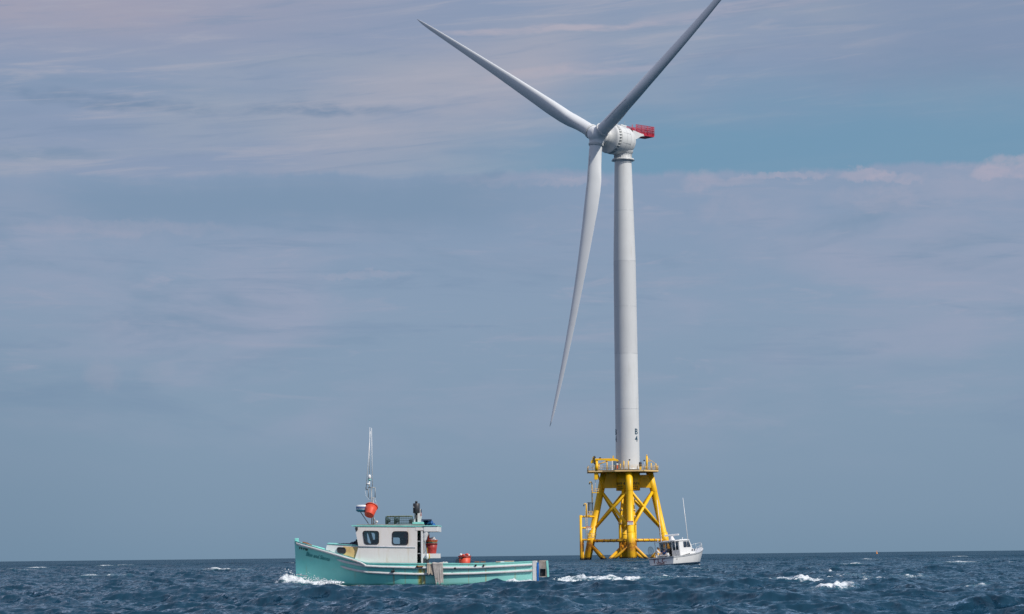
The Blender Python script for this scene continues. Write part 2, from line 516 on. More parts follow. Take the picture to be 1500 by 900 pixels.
def patch(px, py, hx, hy, rise=.25, amt=1.0, rot=0.0, seed=1, D=None):
    """breaking crest: centre on the sea, half sizes in metres across (hx) and along the view (hy)"""
    global z, foam
    if D is None:
        hy_ = 814.6 - (px - 750) * tan(ROLL)
        D = (HC - rise * .6) * F / max(py - hy_, 2.0)
    hx *= 1.45 if D < 190 else .75; rise *= 1.1; hy *= 1.3
    c = at(px, py, D)
    a_ = (gx - c.x) * cos(rot) + (gy - D) * sin(rot); b_ = -(gx - c.x) * sin(rot) + (gy - D) * cos(rot)
    sel = (np.abs(a_) < hx * 2.5) & (np.abs(b_) < hy * 2.5 + 1)
    ns = hnoise(gx[sel] * (2.2 / hx), gy[sel] * (2.2 / max(hy, .5)), seed, 3) * .35
    g = np.exp(-((a_[sel] / hx) ** 2 + (b_[sel] / hy) ** 2) * 1.2)
    hf = hnoise(gx[sel] * 7.0, gy[sel] * 2.5, seed + 500, 3)
    z[sel] *= 1 - .6 * np.clip(g, 0, 1)
    z[sel] += rise * g * (.55 + ns + .36 * hf)
    foam[sel] = np.maximum(foam[sel], amt * np.clip(g * 1.05 + (ns * .6 + .22 * hf) * np.clip(g * 6, 0, 1), 0, .92))
    return c, D


# rolling swells near the boats and whitecaps
for i, (px, py, hx, hy, rise, amt) in enumerate([
    (1170, 850, 1.0, 1.3, .32, 1.0), (1195, 852, 1.0, 1.4, .34, 1.0), (1222, 859, .62, .8, .30, 1.1), (1160, 847, .6, 1.2, .2, .75), (1258, 857, .8, 1.0, .22, .9), (1288, 858, .75, .9, .22, 1.0),
    (1218, 838, .6, 1.6, .25, .85), (1240, 843, 1.0, 1.5, .2, .6), (1282, 838, .6, 1.4, .3, .95), (1300, 848, 1.1, 1.2, .2, .9), (1330, 845, .8, 1.4, .15, .7),
    (1150, 850, .8, 1.2, .2, .8), (1265, 854, .9, 1.0, .2, .8), (1310, 842, .8, 1.2, .18, .7), (1205, 846, 1.1, 1.2, .2, .8), (1270, 846, .7, 1.2, .15, .6),
    (1425, 857, .7, .9, .2, .8), (1116, 835, .55, 2.0, .2, .85), (1357, 860, .5, .6, .08, .7), (1100, 858, .35, .6, .05, .45),
    (998, 848, .9, 1.3, .22, .85), (1018, 849, 1.0, 1.2, .18, .85), (960, 846, .5, 1.4, .12, .55), (850, 871, .35, .45, .08, .6),
    (1328, 820, 1.0, 4, .2, .8), (1400, 821, .8, 4, .2, .9), (1222, 817, .8, 4, .2, .7), (1241, 817, .7, 4, .2, .7), (1082, 821, .5, 3, .2, .5),
    (270, 828, .7, 3, .22, .9), (224, 825, .5, 4, .2, .8), (305, 826, .4, 4, .2, .6), (137, 831, .4, 3, .15, .6), (140, 829, .3, 3, .15, .5), (42, 832, .5, 3, .15, .5), (42, 838, .8, 2.0, .15, .5),
    (28, 845, .5, 1.2, .15, .5), (50, 831, .4, 2, .1, .5), (13, 830, .3, 2.4, .12, .5), (700, 876, .3, .3, .02, .3), (150, 872, .35, .4, .02, .3)]):
    patch(px, py, hx, hy, rise, amt, seed=20 + i)
# dark smooth humps without foam
for i, (px, py, hx, hy, rise) in enumerate([(150, 886, 1.0, 1.2, .12), (1080, 852, 1.4, 1.6, .18), (1150, 866, 1.2, 1.2, .12), (330, 841, 1.6, 2.5, .12), (1390, 866, 1.3, 1.4, .12), (950, 885, 1.2, 1.2, .1)]):
    patch(px, py, hx, hy, rise, 0.0, seed=70 + i)

# ---- boat wakes (fishing boat axis lies on y = 122)
BD = 122.0
BX = at(610, 857, BD).x


def side_wake(x0, x1, y0, hw, rise, amt, seed):
    global z, foam
    t_ = np.clip((gx - x0) / (x1 - x0), 0, 1)
    sel = (gx > x0 - 1.2) & (gx < x1 + 1.2) & (np.abs(gy - y0) < hw * 4)
    ends = np.clip((gx[sel] - x0 + .6) / 1.2, 0, 1) * np.clip((x1 + .6 - gx[sel]) / 1.2, 0, 1)
    wig = hnoise(gx[sel] * 1.1, gy[sel] * 1.1, seed, 4)
    b_ = (gy[sel] - y0 - .3 * wig) / hw
    g = np.exp(-b_ ** 2) * ends
    hf = hnoise(gx[sel] * 6.0, gy[sel] * 3.0, seed + 300, 3)
    z[sel] = z[sel] * (1 - .4 * g) + rise * g * (.9 + .45 * wig + .3 * hf)
    foam[sel] = np.maximum(foam[sel], np.clip(amt * g * (1.05 + .3 * wig + .2 * hf), 0, .95))


bow_x = at(432, 850, BD).x
# bow wave: curls out from the stem on both sides
for sgn in (-1, 1):
    for q in range(12):
        t_ = q / 11
        cx = bow_x - .35 + 2.5 * t_; cy = BD + sgn * (.35 + 1.75 * t_)
        a_ = gx - cx; b_ = gy - cy
        sel = (np.abs(a_) < 2) & (np.abs(b_) < 2)
        wig = hnoise(gx[sel] * 3.1, gy[sel] * 3.1, 90 + q, 3)
        hgt = .50 * (1 - t_) ** .7 + .08 + .10 * math.sin(q * 2.1)
        g = np.exp(-((a_[sel] / .58) ** 2 + (b_[sel] / .50) ** 2))
        z[sel] = np.maximum(z[sel], z[sel] * (1 - g) + g * (hgt * (1 + .5 * wig)))
        foam[sel] = np.maximum(foam[sel], np.clip(g * (1.9 - .6 * t_) + .2 * wig * (g > .1), 0, 1.25))
stern_x = at(790, 850, BD).x
side_wake(at(735, 850, BD).x, stern_x + .3, BD - 2.25, .50, .36, 1.3, 31)
side_wake(at(700, 850, BD).x, at(745, 850, BD).x, BD - 2.1, .3, .10, .6, 36)
side_wake(stern_x - .35, at(912, 850, BD).x, BD - .3, 1.1, .36, 1.1, 32)
side_wake(stern_x - .2, stern_x + 2.2, BD - 1.7, .5, .24, .8, 35)
side_wake(at(835, 850, BD).x, at(935, 850, BD).x, BD - .8, .9, .30, .9, 33)
side_wake(at(905, 850, BD).x, at(1040, 850, BD).x, BD + 1.5, .9, .22, .55, 34)
# hollow along the side of the fast boat amidships with a crest at the quarter
sel = (np.abs(gx - BX) < 6.5) & (np.abs(gy - BD) < 4.0)
damp = np.exp(-(((gx[sel] - BX) / 6.0) ** 4 + ((gy[sel] - BD) / 2.6) ** 4))
z[sel] = z[sel] * (1 - .72 * damp)
# the small boat and jacket legs
wd = at(989, 828, 270)
sel = (np.abs(gx - wd.x - 1.5) < 6) & (np.abs(gy - 273) < 8)
dd = np.exp(-(((gx[sel] - wd.x - 1.5) / 4) ** 2 + ((gy[sel] - 273) / 6) ** 2)); z[sel] *= (1 - .7 * dd)
# keep the water low right at the camera
z *= np.clip((rad - 4) / 26, 0, 1)
# scattered far whitecaps where crests stand high
crest = z / (.16 + 1e-6)
gust = hnoise(gx / 9, gy / 9, 77, 3)
far = np.clip((rad - 85) / 60, 0, 1) * np.clip((2500 - rad) / 900, 0, 1)
foam = np.maximum(foam, np.clip((crest - 1.7) * .8, 0, 1) * np.clip(gust * 2.4 - .85, 0, 1) * far * .9)

co = np.empty((len(gx) + 1, 3), np.float32)
co[:-1, 0] = gx + dxx; co[:-1, 1] = gy + dyy; co[:-1, 2] = z
co[-1] = (0, 0, 0)
idx = np.arange(NR * NA, dtype=np.int32).reshape(NR, NA)
nxt = np.roll(idx, -1, axis=1)
q = np.stack([idx[:-1], nxt[:-1], nxt[1:], idx[1:]], -1).reshape(-1, 4)
capf = np.stack([np.full(NA, NR * NA, np.int32), nxt[0], idx[0]], -1)
me = bpy.data.meshes.new('sea')
me.vertices.add(len(co)); me.vertices.foreach_set('co', co.ravel())
loops = np.concatenate([q.ravel(), capf.ravel()]).astype(np.int32)
me.loops.add(len(loops)); me.loops.foreach_set('vertex_index', loops)
npoly = len(q) + len(capf)
me.polygons.add(npoly)
ls = np.concatenate([np.arange(len(q)) * 4, len(q) * 4 + np.arange(len(capf)) * 3]).astype(np.int32)
me.polygons.foreach_set('loop_start', ls)
me.polygons.foreach_set('use_smooth', np.ones(npoly, bool))
at_ = me.attributes.new('foam', 'FLOAT', 'POINT'); at_.data.foreach_set('value', np.concatenate([foam, [0]]).astype(np.float32))
me.update(calc_edges=True)
sea = bpy.data.objects.new('sea', me); COL.objects.link(sea)
sea['kind'] = 'structure'; sea['label'] = 'choppy dark blue sea with small whitecaps'


def sea_material():
    m = bpy.data.materials.new('sea_water'); m.use_nodes = True
    t = NT(m.node_tree); b = t.n['Principled BSDF']
    geo = t.new('ShaderNodeNewGeometry'); pos = geo.outputs['Position']
    px_, py_, pz_ = t.sep(pos)
    dist = t.m('SQRT', t.add(t.mul(px_, px_), t.mul(py_, py_)))
    att = t.new('ShaderNodeAttribute', attribute_name='foam').outputs['Fac']
    # foam texture
    n1 = t.noise(t.vscale(pos, (.55, .5, 2.4)), 3.2, 8, .75, .8)
    n2 = t.noise(pos, 13.0, 4, .65)
    fm = t.ss(t.add(att, t.mul(t.sub(t.add(t.mul(n1, .65), t.mul(n2, .35)), .5), 3.6)), .58, .95)
    fm = t.mul(fm, t.ss(att, .05, .25))
    # aerated green-blue water round the foam
    deep = t.mix(t.noise(pos, .05, 3, .5), (.009, .036, .064, 1), (.013, .047, .080, 1))
    aer = t.mix(t.ss(att, .1, .9, 0, .7), deep, (.03, .115, .15, 1))
    c = t.mix(fm, aer, (.64, .68, .71, 1))
    # ripples below the mesh's own resolution, as slope fields added to the surface normal
    def slopes(sx, sy, detail, amp, seed):
        nd = t.new('ShaderNodeTexNoise'); t.l.new(t.vscale(pos, (sx, sy, 1), (seed, seed * 2, 0)), nd.inputs['Vector'])
        nd.inputs['Scale'].default_value = 1.0; nd.inputs['Detail'].default_value = detail; nd.inputs['Roughness'].default_value = .62; nd.inputs['Distortion'].default_value = .4
        r_, g_, b_ = t.sep(nd.outputs['Color'])
        return t.mul(t.sub(r_, .5), amp), t.mul(t.sub(g_, .5), amp)
    wind = t.ss(t.noise(t.vscale(pos, (.045, .028, 1)), 1.0, 4, .6, .5), .34, .66)      # gusts roughen the water in patches
    ax_, ay_ = slopes(4.5, 4.0, 4, t.add(1.1, t.mul(wind, 1.6)), 1.3)
    bx_, by_ = slopes(1.6, .7, 4, t.add(1.3, t.mul(wind, 1.2)), 4.1)
    cx_, cy_ = slopes(.30, .07, 5, t.ss(dist, 110, 700, 0.0, 1.5), 7.7)
    off = t.xyz(t.add(ax_, t.add(bx_, cx_)), t.add(ay_, t.add(by_, cy_)), 0.0)
    va = t.new('ShaderNodeVectorMath', operation='ADD'); t.l.new(geo.outputs['Normal'], va.inputs[0]); t.l.new(off, va.inputs[1])
    bn = t.new('ShaderNodeVectorMath', operation='NORMALIZE'); t.l.new(va.outputs[0], bn.inputs[0])
    t.n.remove(b)
    di = t.new('ShaderNodeBsdfDiffuse'); t.l.new(c, di.inputs[0]); t.l.new(bn.outputs[0], di.inputs['Normal'])
    gl = t.new('ShaderNodeBsdfGlossy'); gl.inputs[0].default_value = (.76, .93, 1, 1); t.l.new(t.ss(dist, 60, 1500, .06, .25), gl.inputs['Roughness']); t.l.new(bn.outputs[0], gl.inputs['Normal'])
    fr = t.new('ShaderNodeFresnel'); fr.inputs[0].default_value = 1.333; t.l.new(bn.outputs[0], fr.inputs['Normal'])
    # unresolved wavelets hide part of the mirror-like back slopes, more so far away; foam does not mirror
    k = t.mul(t.mul(t.m('POWER', fr.outputs[0], 1.15), t.ss(dist, 60, 700, .90, .42)), t.sub(1.0, t.mul(fm, .95)))
    mxs = t.new('ShaderNodeMixShader'); t.l.new(k, mxs.inputs[0]); t.l.new(di.outputs[0], mxs.inputs[1]); t.l.new(gl.outputs[0], mxs.inputs[2])
    out = [n for n in t.n if n.type == 'OUTPUT_MATERIAL'][0]; t.l.new(mxs.outputs[0], out.inputs[0])
    return m


sea.data.materials.append(sea_material())

# ================================================================== WIND TURBINE
TX, TY = 28.75, 610.0
turb = thing('wind_turbine', 'tall white three-bladed wind turbine marked B 4 standing on the yellow jacket', 'wind turbine', (TX, TY, 22.7))
TZ = 22.7


def tower_r(z_):
    return interp(z_, [22, 51, 75.5, 102], [3.02, 2.93, 2.82, 2.15])


for (z0, z1, mm, lab) in [(22.7, 52.0, M_TOWER, 'lowest tower section carrying the marking B 4'), (52.0, 75.6, M_TOWER2, 'slightly greyer middle tower section'), (75.6, 101.6, M_TOWER, 'tapering upper tower section')]:
    b = MB(); N_ = 10
    pr = [(tower_r(lerp(z0, z1, i / N_)), lerp(z0, z1, i / N_) - TZ) for i in range(N_ + 1)]
    b.lathe(pr, n=96)
    b.build('tower_section', mm, turb, lab)
b = MB()
for zz in (52.0, 75.6, 38.0, 64.0, 88.5):
    r = tower_r(zz); b.lathe([(r + .004, zz - TZ - .06), (r + .02, zz - TZ), (r + .004, zz - TZ + .06)], n=96)
b.build('section_joint', M_STEEL, turb)
# base flange, door
b = MB(); b.lathe([(3.02, .0), (3.18, 0), (3.18, .25), (3.02, .28)], n=72); b.build('base_flange', M_STEEL, turb)
b = MB(); a0 = radians(-150)
dr_c = Vector((cos(a0) * 3.0, sin(a0) * 3.0, 1.5)); Rm = Matrix.Rotation(a0, 3, 'Z')
b.box(dr_c, (.16, 1.0, 2.2), Rm, .05); b.build('tower_door', M_GREY, turb)


# lettering wrapped round the tower at three bearings
def tower_text(s_, zc, az_deg, size):
    A0 = radians(az_deg)      # bearing from the camera side (-y), positive to the right

    def fn(a, b_, d):
        R_ = tower_r(zc) + .03 + d
        A = A0 + a / 3.0
        return Vector((sin(A) * R_, -cos(A) * R_, zc - TZ + b_))
    return fn


for azd in (46, -76, 166):
    for s_, zc in (('B', 31.55), ('4', 29.75)):
        o = text('tower_marking', s_, 2.05, tower_text(s_, zc, azd, 1), M_TEXT, turb, bold=.035, extrude=.012, align='CENTER')
# nacelle ------------------------------------------------------------
PHI, TILT, CONE, PB, TH0, OH = radians(48.96), radians(4.0), radians(2.9), 6.0, radians(58.04), 8.98
AX = Vector((-sin(PHI) * cos(TILT), -cos(PHI) * cos(TILT), sin(TILT)))
U = AX.cross(Vector((0, 0, 1))).normalized()
V = U.cross(AX)
HZ = 106.47
NC = Vector((0, 0, HZ - TZ))          # local to turbine root: where the rotor axis crosses the tower axis
HUB = NC + AX * OH
nac = thing('nacelle', 'white direct-drive nacelle with ribbed generator drum', 'x')
del nac['category']
nac.parent = turb


def N3(t, u, v): return NC + AX * t + U * u + V * v


# generator drum
b = MB()
b.lathe([(.3, 6.55), (2.05, 6.5), (2.2, 6.3), (2.35, 5.75), (3.45, 5.35), (3.8, 5.1), (3.86, 4.95)], NC, AX, 72)
b.build('generator_face', M_NAC, nac)
b = MB()
b.lathe([(3.86, 4.95), (3.86, 4.75), (3.42, 4.72), (3.42, 3.75), (3.86, 3.72), (3.9, 3.5), (3.9, 3.3)], NC, AX, 72)
for k in range(30):
    a_ = 2 * pi * k / 30
    dirv = U * cos(a_) + V * sin(a_)
    tn = -U * sin(a_) + V * cos(a_)
    R_ = Matrix((AX, tn, dirv)).transposed()
    b.box(NC + AX * 4.24 + dirv * 3.62, (.98, .20, .44), R_)
b.build('generator_rim', M_NAC, nac, 'ribbed rim of the generator drum')
# main housing behind the drum
b = MB()
prof = []
for t_, r_ in [(3.3, 3.82), (2.2, 3.82), (.9, 3.8), (-.5, 3.65), (-1.4, 3.3), (-2.1, 2.7), (-2.5, 1.9), (-2.62, .8), (-2.65, .02)]:
    prof.append((r_, t_))
b.lathe(prof, NC, AX, 72)
b.build('housing', M_NAC, nac)
# panel seams: thin dark strips on the housing
b = MB()
for t_ in (3.28, 1.9, .55, -.7):
    rr_ = interp(-t_, [-3.3, -2.2, -.9, .5, 1.4], [3.82, 3.82, 3.8, 3.65, 3.3])
    b.lathe([(rr_ + .006, t_ - .03), (rr_ + .02, t_), (rr_ + .006, t_ + .03)], NC, AX, 72)
for a_ in (8, 38, 66, 100, 130, 160, 200, 235, 330):
    a_ = radians(a_); dirv = U * cos(a_) + V * sin(a_); tn = -U * sin(a_) + V * cos(a_)
    b.box(NC + AX * 1.9 + dirv * 3.83, (2.7, .06, .03), Matrix((AX, tn, dirv)).transposed())
b.build('panel_seam', M_SEAM, nac)
# hatch on top and instruments
b = MB(); b.box(N3(.6, 0, 3.95), (2.0, 1.8, .35), Matrix((AX, U, V)).transposed(), .1); b.build('roof_hatch', M_NAC, nac)
b = MB()
for t_, u_ in ((1.8, .6), (.2, -.7), (1.0, .9)): b.tube(N3(t_, u_, 3.7), N3(t_, u_, 5.3), .035, n=6)
b.build('wind_mast', M_GREY, nac)
# shaft cover between hub and drum
b = MB()
b.lathe([(1.75, 7.6), (2.0, 7.5), (2.0, 7.1), (1.85, 7.0), (1.85, 6.75), (2.1, 6.7), (2.1, 6.5)], NC, AX, 48)
b.build('shaft_collar', M_NAC, nac)
# neck and yaw bearing
b = MB()
b.lathe([(2.15, 101.6 - TZ), (2.75, 101.62 - TZ), (2.75, 101.95 - TZ), (2.2, 102.0 - TZ), (2.2, 103.3 - TZ), (2.6, 103.5 - TZ), (2.6, 104.0 - TZ), (2.9, 105.6 - TZ)], n=48)
b.build('yaw_neck', M_NAC, nac)
b = MB()
for k in range(28):
    a_ = 2 * pi * k / 28; b.box((cos(a_) * 2.25, sin(a_) * 2.25, 102.6 - TZ), (.1, .1, 1.1), Matrix.Rotation(a_, 3, 'Z'))
b.lathe([(2.8, 101.5 - TZ), (2.95, 101.5 - TZ), (2.95, 101.6 - TZ), (2.8, 101.6 - TZ)], n=48)
b.build('yaw_bolt_ring', M_STEEL, nac)
# rear pod under the hoist: tapers down and back
AH = Vector((AX.x, AX.y, 0)).normalized()


def NH(t, u, z_): return Vector((0, 0, z_ - TZ)) + AH * t + U * u


b = MB()
rows = []
for (z_, tb, hw, tf) in [(102.1, -1.9, 1.4, 1.0), (103.2, -2.1, 1.5, 1.0), (104.6, -2.5, 1.6, 1.0), (106.2, -3.2, 1.7, .5), (107.4, -3.9, 1.7, .5), (108.2, -4.1, 1.6, .5), (108.6, -3.6, 1.4, .5)]:
    rows.append([NH(tf, -hw, z_), NH(tb * .7, -hw, z_), NH(tb, -hw * .6, z_), NH(tb, hw * .6, z_), NH(tb * .7, hw, z_), NH(tf, hw, z_)])
b.grid(rows, smooth=False); b.build('rear_housing', M_NAC, nac)
# two tapering arms carrying the hoist platform
b = MB()
for sg in (-1, 1):
    rows = []
    for (t_, zt, zb, w_) in [(-1.2, 109.2, 106.6, .35), (-3.0, 109.0, 107.2, .3), (-4.6, 108.8, 108.0, .25), (-6.1, 108.75, 108.3, .2)]:
        u_ = sg * lerp(2.2, 1.5, (-t_ - 1.2) / 4.9)
        rows.append([NH(t_, u_ - w_, zb), NH(t_, u_ + w_, zb), NH(t_, u_ + w_, zt), NH(t_, u_ - w_, zt)])
    b.grid(rows, smooth=False, closeu=True)
    b.box(NH(-6.1, sg * 1.5, 108.52), (.3, .3, .45))
b.build('platform_arm', M_NAC, nac)
# red hoist platform: floor, rails, mesh
Rh = Matrix((AH, U, Vector((0, 0, 1)))).transposed()
b = MB()
t0, t1, hw, zf, zt = -3.2, -9.6, 1.75, 108.75, 111.0
b.box(NH((t0 + t1) / 2, 0, zf), (t0 - t1, hw * 2, .75), Rh)
b.build('hoist_platform_floor', M_RED, nac)
mp = bpy.data.materials.new('red_mesh'); mp.use_nodes = True; tt = NT(mp.node_tree); bb = tt.n['Principled BSDF']; bb.inputs['Base Color'].default_value = (.50, .02, .05, 1); bb.inputs['Alpha'].default_value = .22
for sg in (-1, 1):
    b = MB(); b.box(NH((t0 + t1) / 2, sg * (hw - .06), (zf + zt) / 2 + .1), (t0 - t1 - .1, .03, zt - zf - .3), Rh); b.build('mesh_panel', mp, nac)
b = MB(); b.box(NH(t1 + .06, 0, (zf + zt) / 2 + .1), (.03, hw * 2 - .2, zt - zf - .3), Rh); b.build('mesh_panel', mp, nac)
b = MB()
for sg in (-1, 1):
    for z_ in (zf + .5, zf + 1.1, zf + 1.7, zt):
        b.tube(NH(t0, sg * hw, z_), NH(t1, sg * hw, z_), .05, n=6)
    for i in range(14):
        t_ = lerp(t0, t1, i / 13); b.tube(NH(t_, sg * hw, zf), NH(t_, sg * hw, zt), .12 if i % 4 == 0 else .05, n=6)
for z_ in (zf + .5, zf + 1.1, zf + 1.7, zt): b.tube(NH(t1, -hw, z_), NH(t1, hw, z_), .05, n=6)
for i in range(8): b.tube(NH(t1, lerp(-hw, hw, i / 7), zf), NH(t1, lerp(-hw, hw, i / 7), zt), .06, n=6)
b.tube(NH(t0 + .6, -.9, zf), NH(t0 + .6, -.9, zt), .1, n=6)
b.build('hoist_platform_railing', M_RED, nac)
b = MB(); b.box(NH(-6.0, 1.3, zf + .45), (1.2, .3, .5), Rh, .04); b.box(NH(-3.9, .4, zf + .9), (.8, .8, 1.4), Rh, .06); b.build('hoist_winch', M_RED, nac)

# rotor ---------------------------------------------------------------
rotor = thing('rotor', 'three-lobed hub carrying the long blades', 'x'); del rotor['category']; rotor.parent = turb
hubm = MB()
hubm.lathe([(0, 2.3), (.7, 2.25), (1.3, 2.0), (1.75, 1.5), (2.05, .8), (2.15, 0), (2.1, -.8), (1.9, -1.5), (1.6, -1.9), (0, -1.9)], HUB, AX, 40)
BDIR = []
for k in range(3):
    th = TH0 + k * 2 * pi / 3
    d = (V * cos(th) + U * sin(th)).normalized(); bd = (d * cos(CONE) + AX * sin(CONE)).normalized()
    BDIR.append((th, d, bd))
    hubm.lathe([(1.95, 0), (1.9, 1.0), (1.82, 1.7), (1.8, 2.25), (0, 2.25)], HUB, bd, 40)
ho = hubm.build('hub', M_BLADE, rotor)
rm = ho.modifiers.new('remesh', 'REMESH'); rm.mode = 'VOXEL'; rm.voxel_size = .11; rm.use_smooth_shade = True
smf = ho.modifiers.new('smooth', 'SMOOTH'); smf.iterations = 14; smf.factor = .8
b = MB()
for th, d, bd in BDIR:
    b.lathe([(1.78, 2.2), (1.93, 2.22), (1.93, 2.4), (1.78, 2.42), (1.78, 2.5), (1.9, 2.52), (1.9, 2.66), (1.7, 2.68)], HUB, bd, 48)
b.build('blade_bearing', M_NAC, rotor)
RB = 75.0


def blade_geom(k):
    """one twisted, pre-bent blade; chord runs trailing, thickness along the axis"""
    th, d, bd = BDIR[k]
    tan_ = (V * sin(th) - U * cos(th)).normalized()      # rotor turns clockwise seen from upwind
    rows = []; NS = 60; NP = 40
    S = [0.032 + (1 - .032) * (i / NS) ** 1.15 for i in range(NS + 1)]
    for s_ in S:
        ch = interp(s_, [.03, .06, .10, .15, .20, .26, .4, .6, .8, .93, .975, 1.0], [3.25, 3.25, 3.4, 3.8, 4.1, 4.05, 3.4, 2.5, 1.7, 1.1, .7, .12])
        th_r = interp(s_, [.03, .05, .10, .15, .20, .3, .5, .8, 1.0], [1.0, 1.0, .90, .74, .60, .44, .30, .21, .16])
        tw = radians(interp(s_, [.03, .1, .2, .3, .5, .8, 1.0], [24, 21, 15, 10, 5, 1.5, 0]))
        circ = interp(s_, [.03, .055, .16], [1, 1, 0])
        c_dir = (-tan_ * cos(tw) - AX * sin(tw))         # leading edge -> trailing edge
        n_dir = bd.cross(c_dir).normalized()
        ctr = HUB + d * (RB * s_ * cos(CONE)) + AX * (RB * s_ * sin(CONE) + PB * s_ * s_)
        row = []
        for j in range(NP):
            a_ = 2 * pi * j / NP
            xc = .5 * (1 - cos(a_))                      # 0 leading, 1 trailing
            yt = 5 * (.2969 * sqrt(max(xc, 0)) - .126 * xc - .3516 * xc ** 2 + .2843 * xc ** 3 - .1036 * xc ** 4) * th_r
            yt *= (1 if a_ < pi else -1)
            yt += .035 * 4 * xc * (1 - xc) * (1 - circ)
            ax_, ay_ = xc - .30, yt
            bx_, by_ = (.5 - .5 * cos(a_)) - .5, .5 * sin(a_)
            xx = lerp(ax_, bx_, circ) * ch; yy = lerp(ay_, by_, circ) * ch
            row.append(ctr + c_dir * xx + n_dir * yy)
        rows.append(row)
    return rows, tan_


for k in range(3):
    rows, tan_ = blade_geom(k)
    b = MB(); b.grid(rows, True, True)
    tip = sum(rows[-1], Vector()) / len(rows[-1])
    b.f.append([(len(rows) - 1) * 40 + j for j in range(40)]); b.sm.append(False)
    th, d, bd = BDIR[k]
    lab = ['blade pointing up to the right past the frame edge', 'blade hanging down beside the tower', 'blade reaching up to the left'][k]
    lab = {0: 0, 1: 1, 2: 2}[k]
    ang = math.degrees(th) % 360
    lb = 'blade reaching up to the right' if ang < 120 else ('blade hanging down beside the tower' if ang < 240 else 'blade reaching up to the left')
    bo = b.build('blade', M_BLADE, rotor, lb)
    # rows of small fins near the root
    for j, jj in ((7, 8), (31, 32)):
        f = MB()
        for i in range(9):
            si = 4 + i
            if si + 1 < len(rows):
                p = rows[si][j]; q_ = rows[si + 1][j]; nrm = (p - sum(rows[si], Vector()) / 40).normalized()
                f.add([p + nrm * .0, q_ + nrm * .0, q_.lerp(p, .35) + nrm * .06, p + nrm * .06], [[0, 1, 2, 3]])
                f.add([p + nrm * .01 + tan_ * .04, q_ + nrm * .01 + tan_ * .04, q_.lerp(p, .35) + nrm * .06 + tan_ * .04, p + nrm * .06 + tan_ * .04], [[0, 1, 2, 3]])
        f.build('vortex_fins', M_GREY, rotor)

# ================================================================== JACKET FOUNDATION
jk = thing('jacket_foundation', 'yellow lattice jacket foundation with work deck under the wind turbine', 'foundation', (TX, TY, 0))
JA = radians(2.2)
JANG = [JA - pi / 2 + 0, JA, JA + pi / 2, JA + pi]       # front, right, back, left


def leg_pt(k, z_):
    r_ = lerp(10.35, 5.75, z_ / 21.9)
    a_ = JANG[k]; return Vector((cos(a_) * r_ - .25, sin(a_) * r_, z_))


for k in range(4):
    b = MB()
    zs = [-7, 3.9, 4.0, 6.8, 6.9, 17.2, 17.3, 22.2]; rs = [.98, .98, 1.02, 1.02, .86, .86, .9, .9]
    b.path([leg_pt(k, z_) for z_ in zs], rs, 28)
    b.build('leg', M_YEL, jk)
    lg = MB()
    for z_ in (4.05, 6.85, 17.25):
        p = leg_pt(k, z_); d = (leg_pt(k, z_ + 1) - p).normalized()
        lg.lathe([(.98 if z_ < 16 else .9, -.05), (1.07 if z_ < 7 else .93, -.02), (1.07 if z_ < 7 else .93, .02), (.98 if z_ < 16 else .9, .05)], p, d, 28)
    lg.build('leg_weld_ring', M_YEL, jk)
for k in range(4):
    k2 = (k + 1) % 4
    for (za, zb) in ((17.6, 7.6), (7.6, 17.6)):
        b = MB(); b.path([leg_pt(k, za), leg_pt(k2, zb)], .37, 18); b.build('brace', M_YEL, jk)
    b = MB(); b.path([leg_pt(k, 5.0), leg_pt(k2, 5.0)], .35, 18)
    b.build('horizontal_brace', M_YEL, jk)
    b = MB()
    p0, p1 = leg_pt(k, 5.0), leg_pt(k2, 5.0)
    for i in range(1, 6):
        c = p0.lerp(p1, i / 6); d = (p1 - p0).normalized(); b.lathe([(.36, -.12), (.41, -.1), (.41, .1), (.36, .12)], c, d, 18)
    b.build('brace_collar', MATS.get('rust') or mat('rust', RUST, .8, var=.4), jk)
    for (za, zb) in ((4.2, -6.6), (-6.6, 4.2)):
        b = MB(); b.path([leg_pt(k, za), leg_pt(k2, zb)], .42, 18); b.build('lower_brace', M_YEL, jk)
# transition piece
b = MB(); b.lathe([(2.75, 17.5), (3.02, 17.5), (3.02, 22.3), (2.6, 22.3)], n=64); b.build('transition_can', M_YEL, jk)
for k in range(4):
    a_ = JANG[k]; dv = Vector((cos(a_), sin(a_), 0)); tn = Vector((-sin(a_), cos(a_), 0))
    off = Vector((-.25, 0, 0)); rows = []
    for sg in (-.8, .8):
        pass
    pin, pot_t, pot_b = 2.7, 5.75, 6.6
    zt_ = 21.4 if k == 1 else 22.2
    vs_ = []
    for sg in (-.75, .75):
        vs_ += [off + dv * pin + tn * sg + Vector((0, 0, 18.15)), off + dv * pot_b + tn * sg + Vector((0, 0, 18.15)), off + dv * pot_t + tn * sg + Vector((0, 0, zt_)), off + dv * pin + tn * sg + Vector((0, 0, zt_))]
    b = MB(); b.add(vs_, [[0, 1, 2, 3], [7, 6, 5, 4], [0, 4, 5, 1], [1, 5, 6, 2], [2, 6, 7, 3], [3, 7, 4, 0]])
    b.build('box_girder', M_YEL, jk)


def can_text(A0, zc):
    def fn(a, b_, d):
        R_ = 3.06 + d; A = A0 + a / 3.0
        return Vector((sin(A) * R_, -cos(A) * R_, zc + b_))
    return fn


for A0 in (-46, 34):
    A0 = radians(A0)
    text('deck_lettering', 'BIWF 4', 1.0, can_text(A0, 18.85), M_TXK, jk, bold=.01, extrude=.006, align='CENTER')
    text('deck_lettering', '41°07 N', .46, can_text(A0, 18.28), M_TXK, jk, bold=.01, extrude=.006, align='CENTER')
    text('deck_lettering', '71°32 W', .46, can_text(A0, 17.72), M_TXK, jk, bold=.01, extrude=.006, align='CENTER')
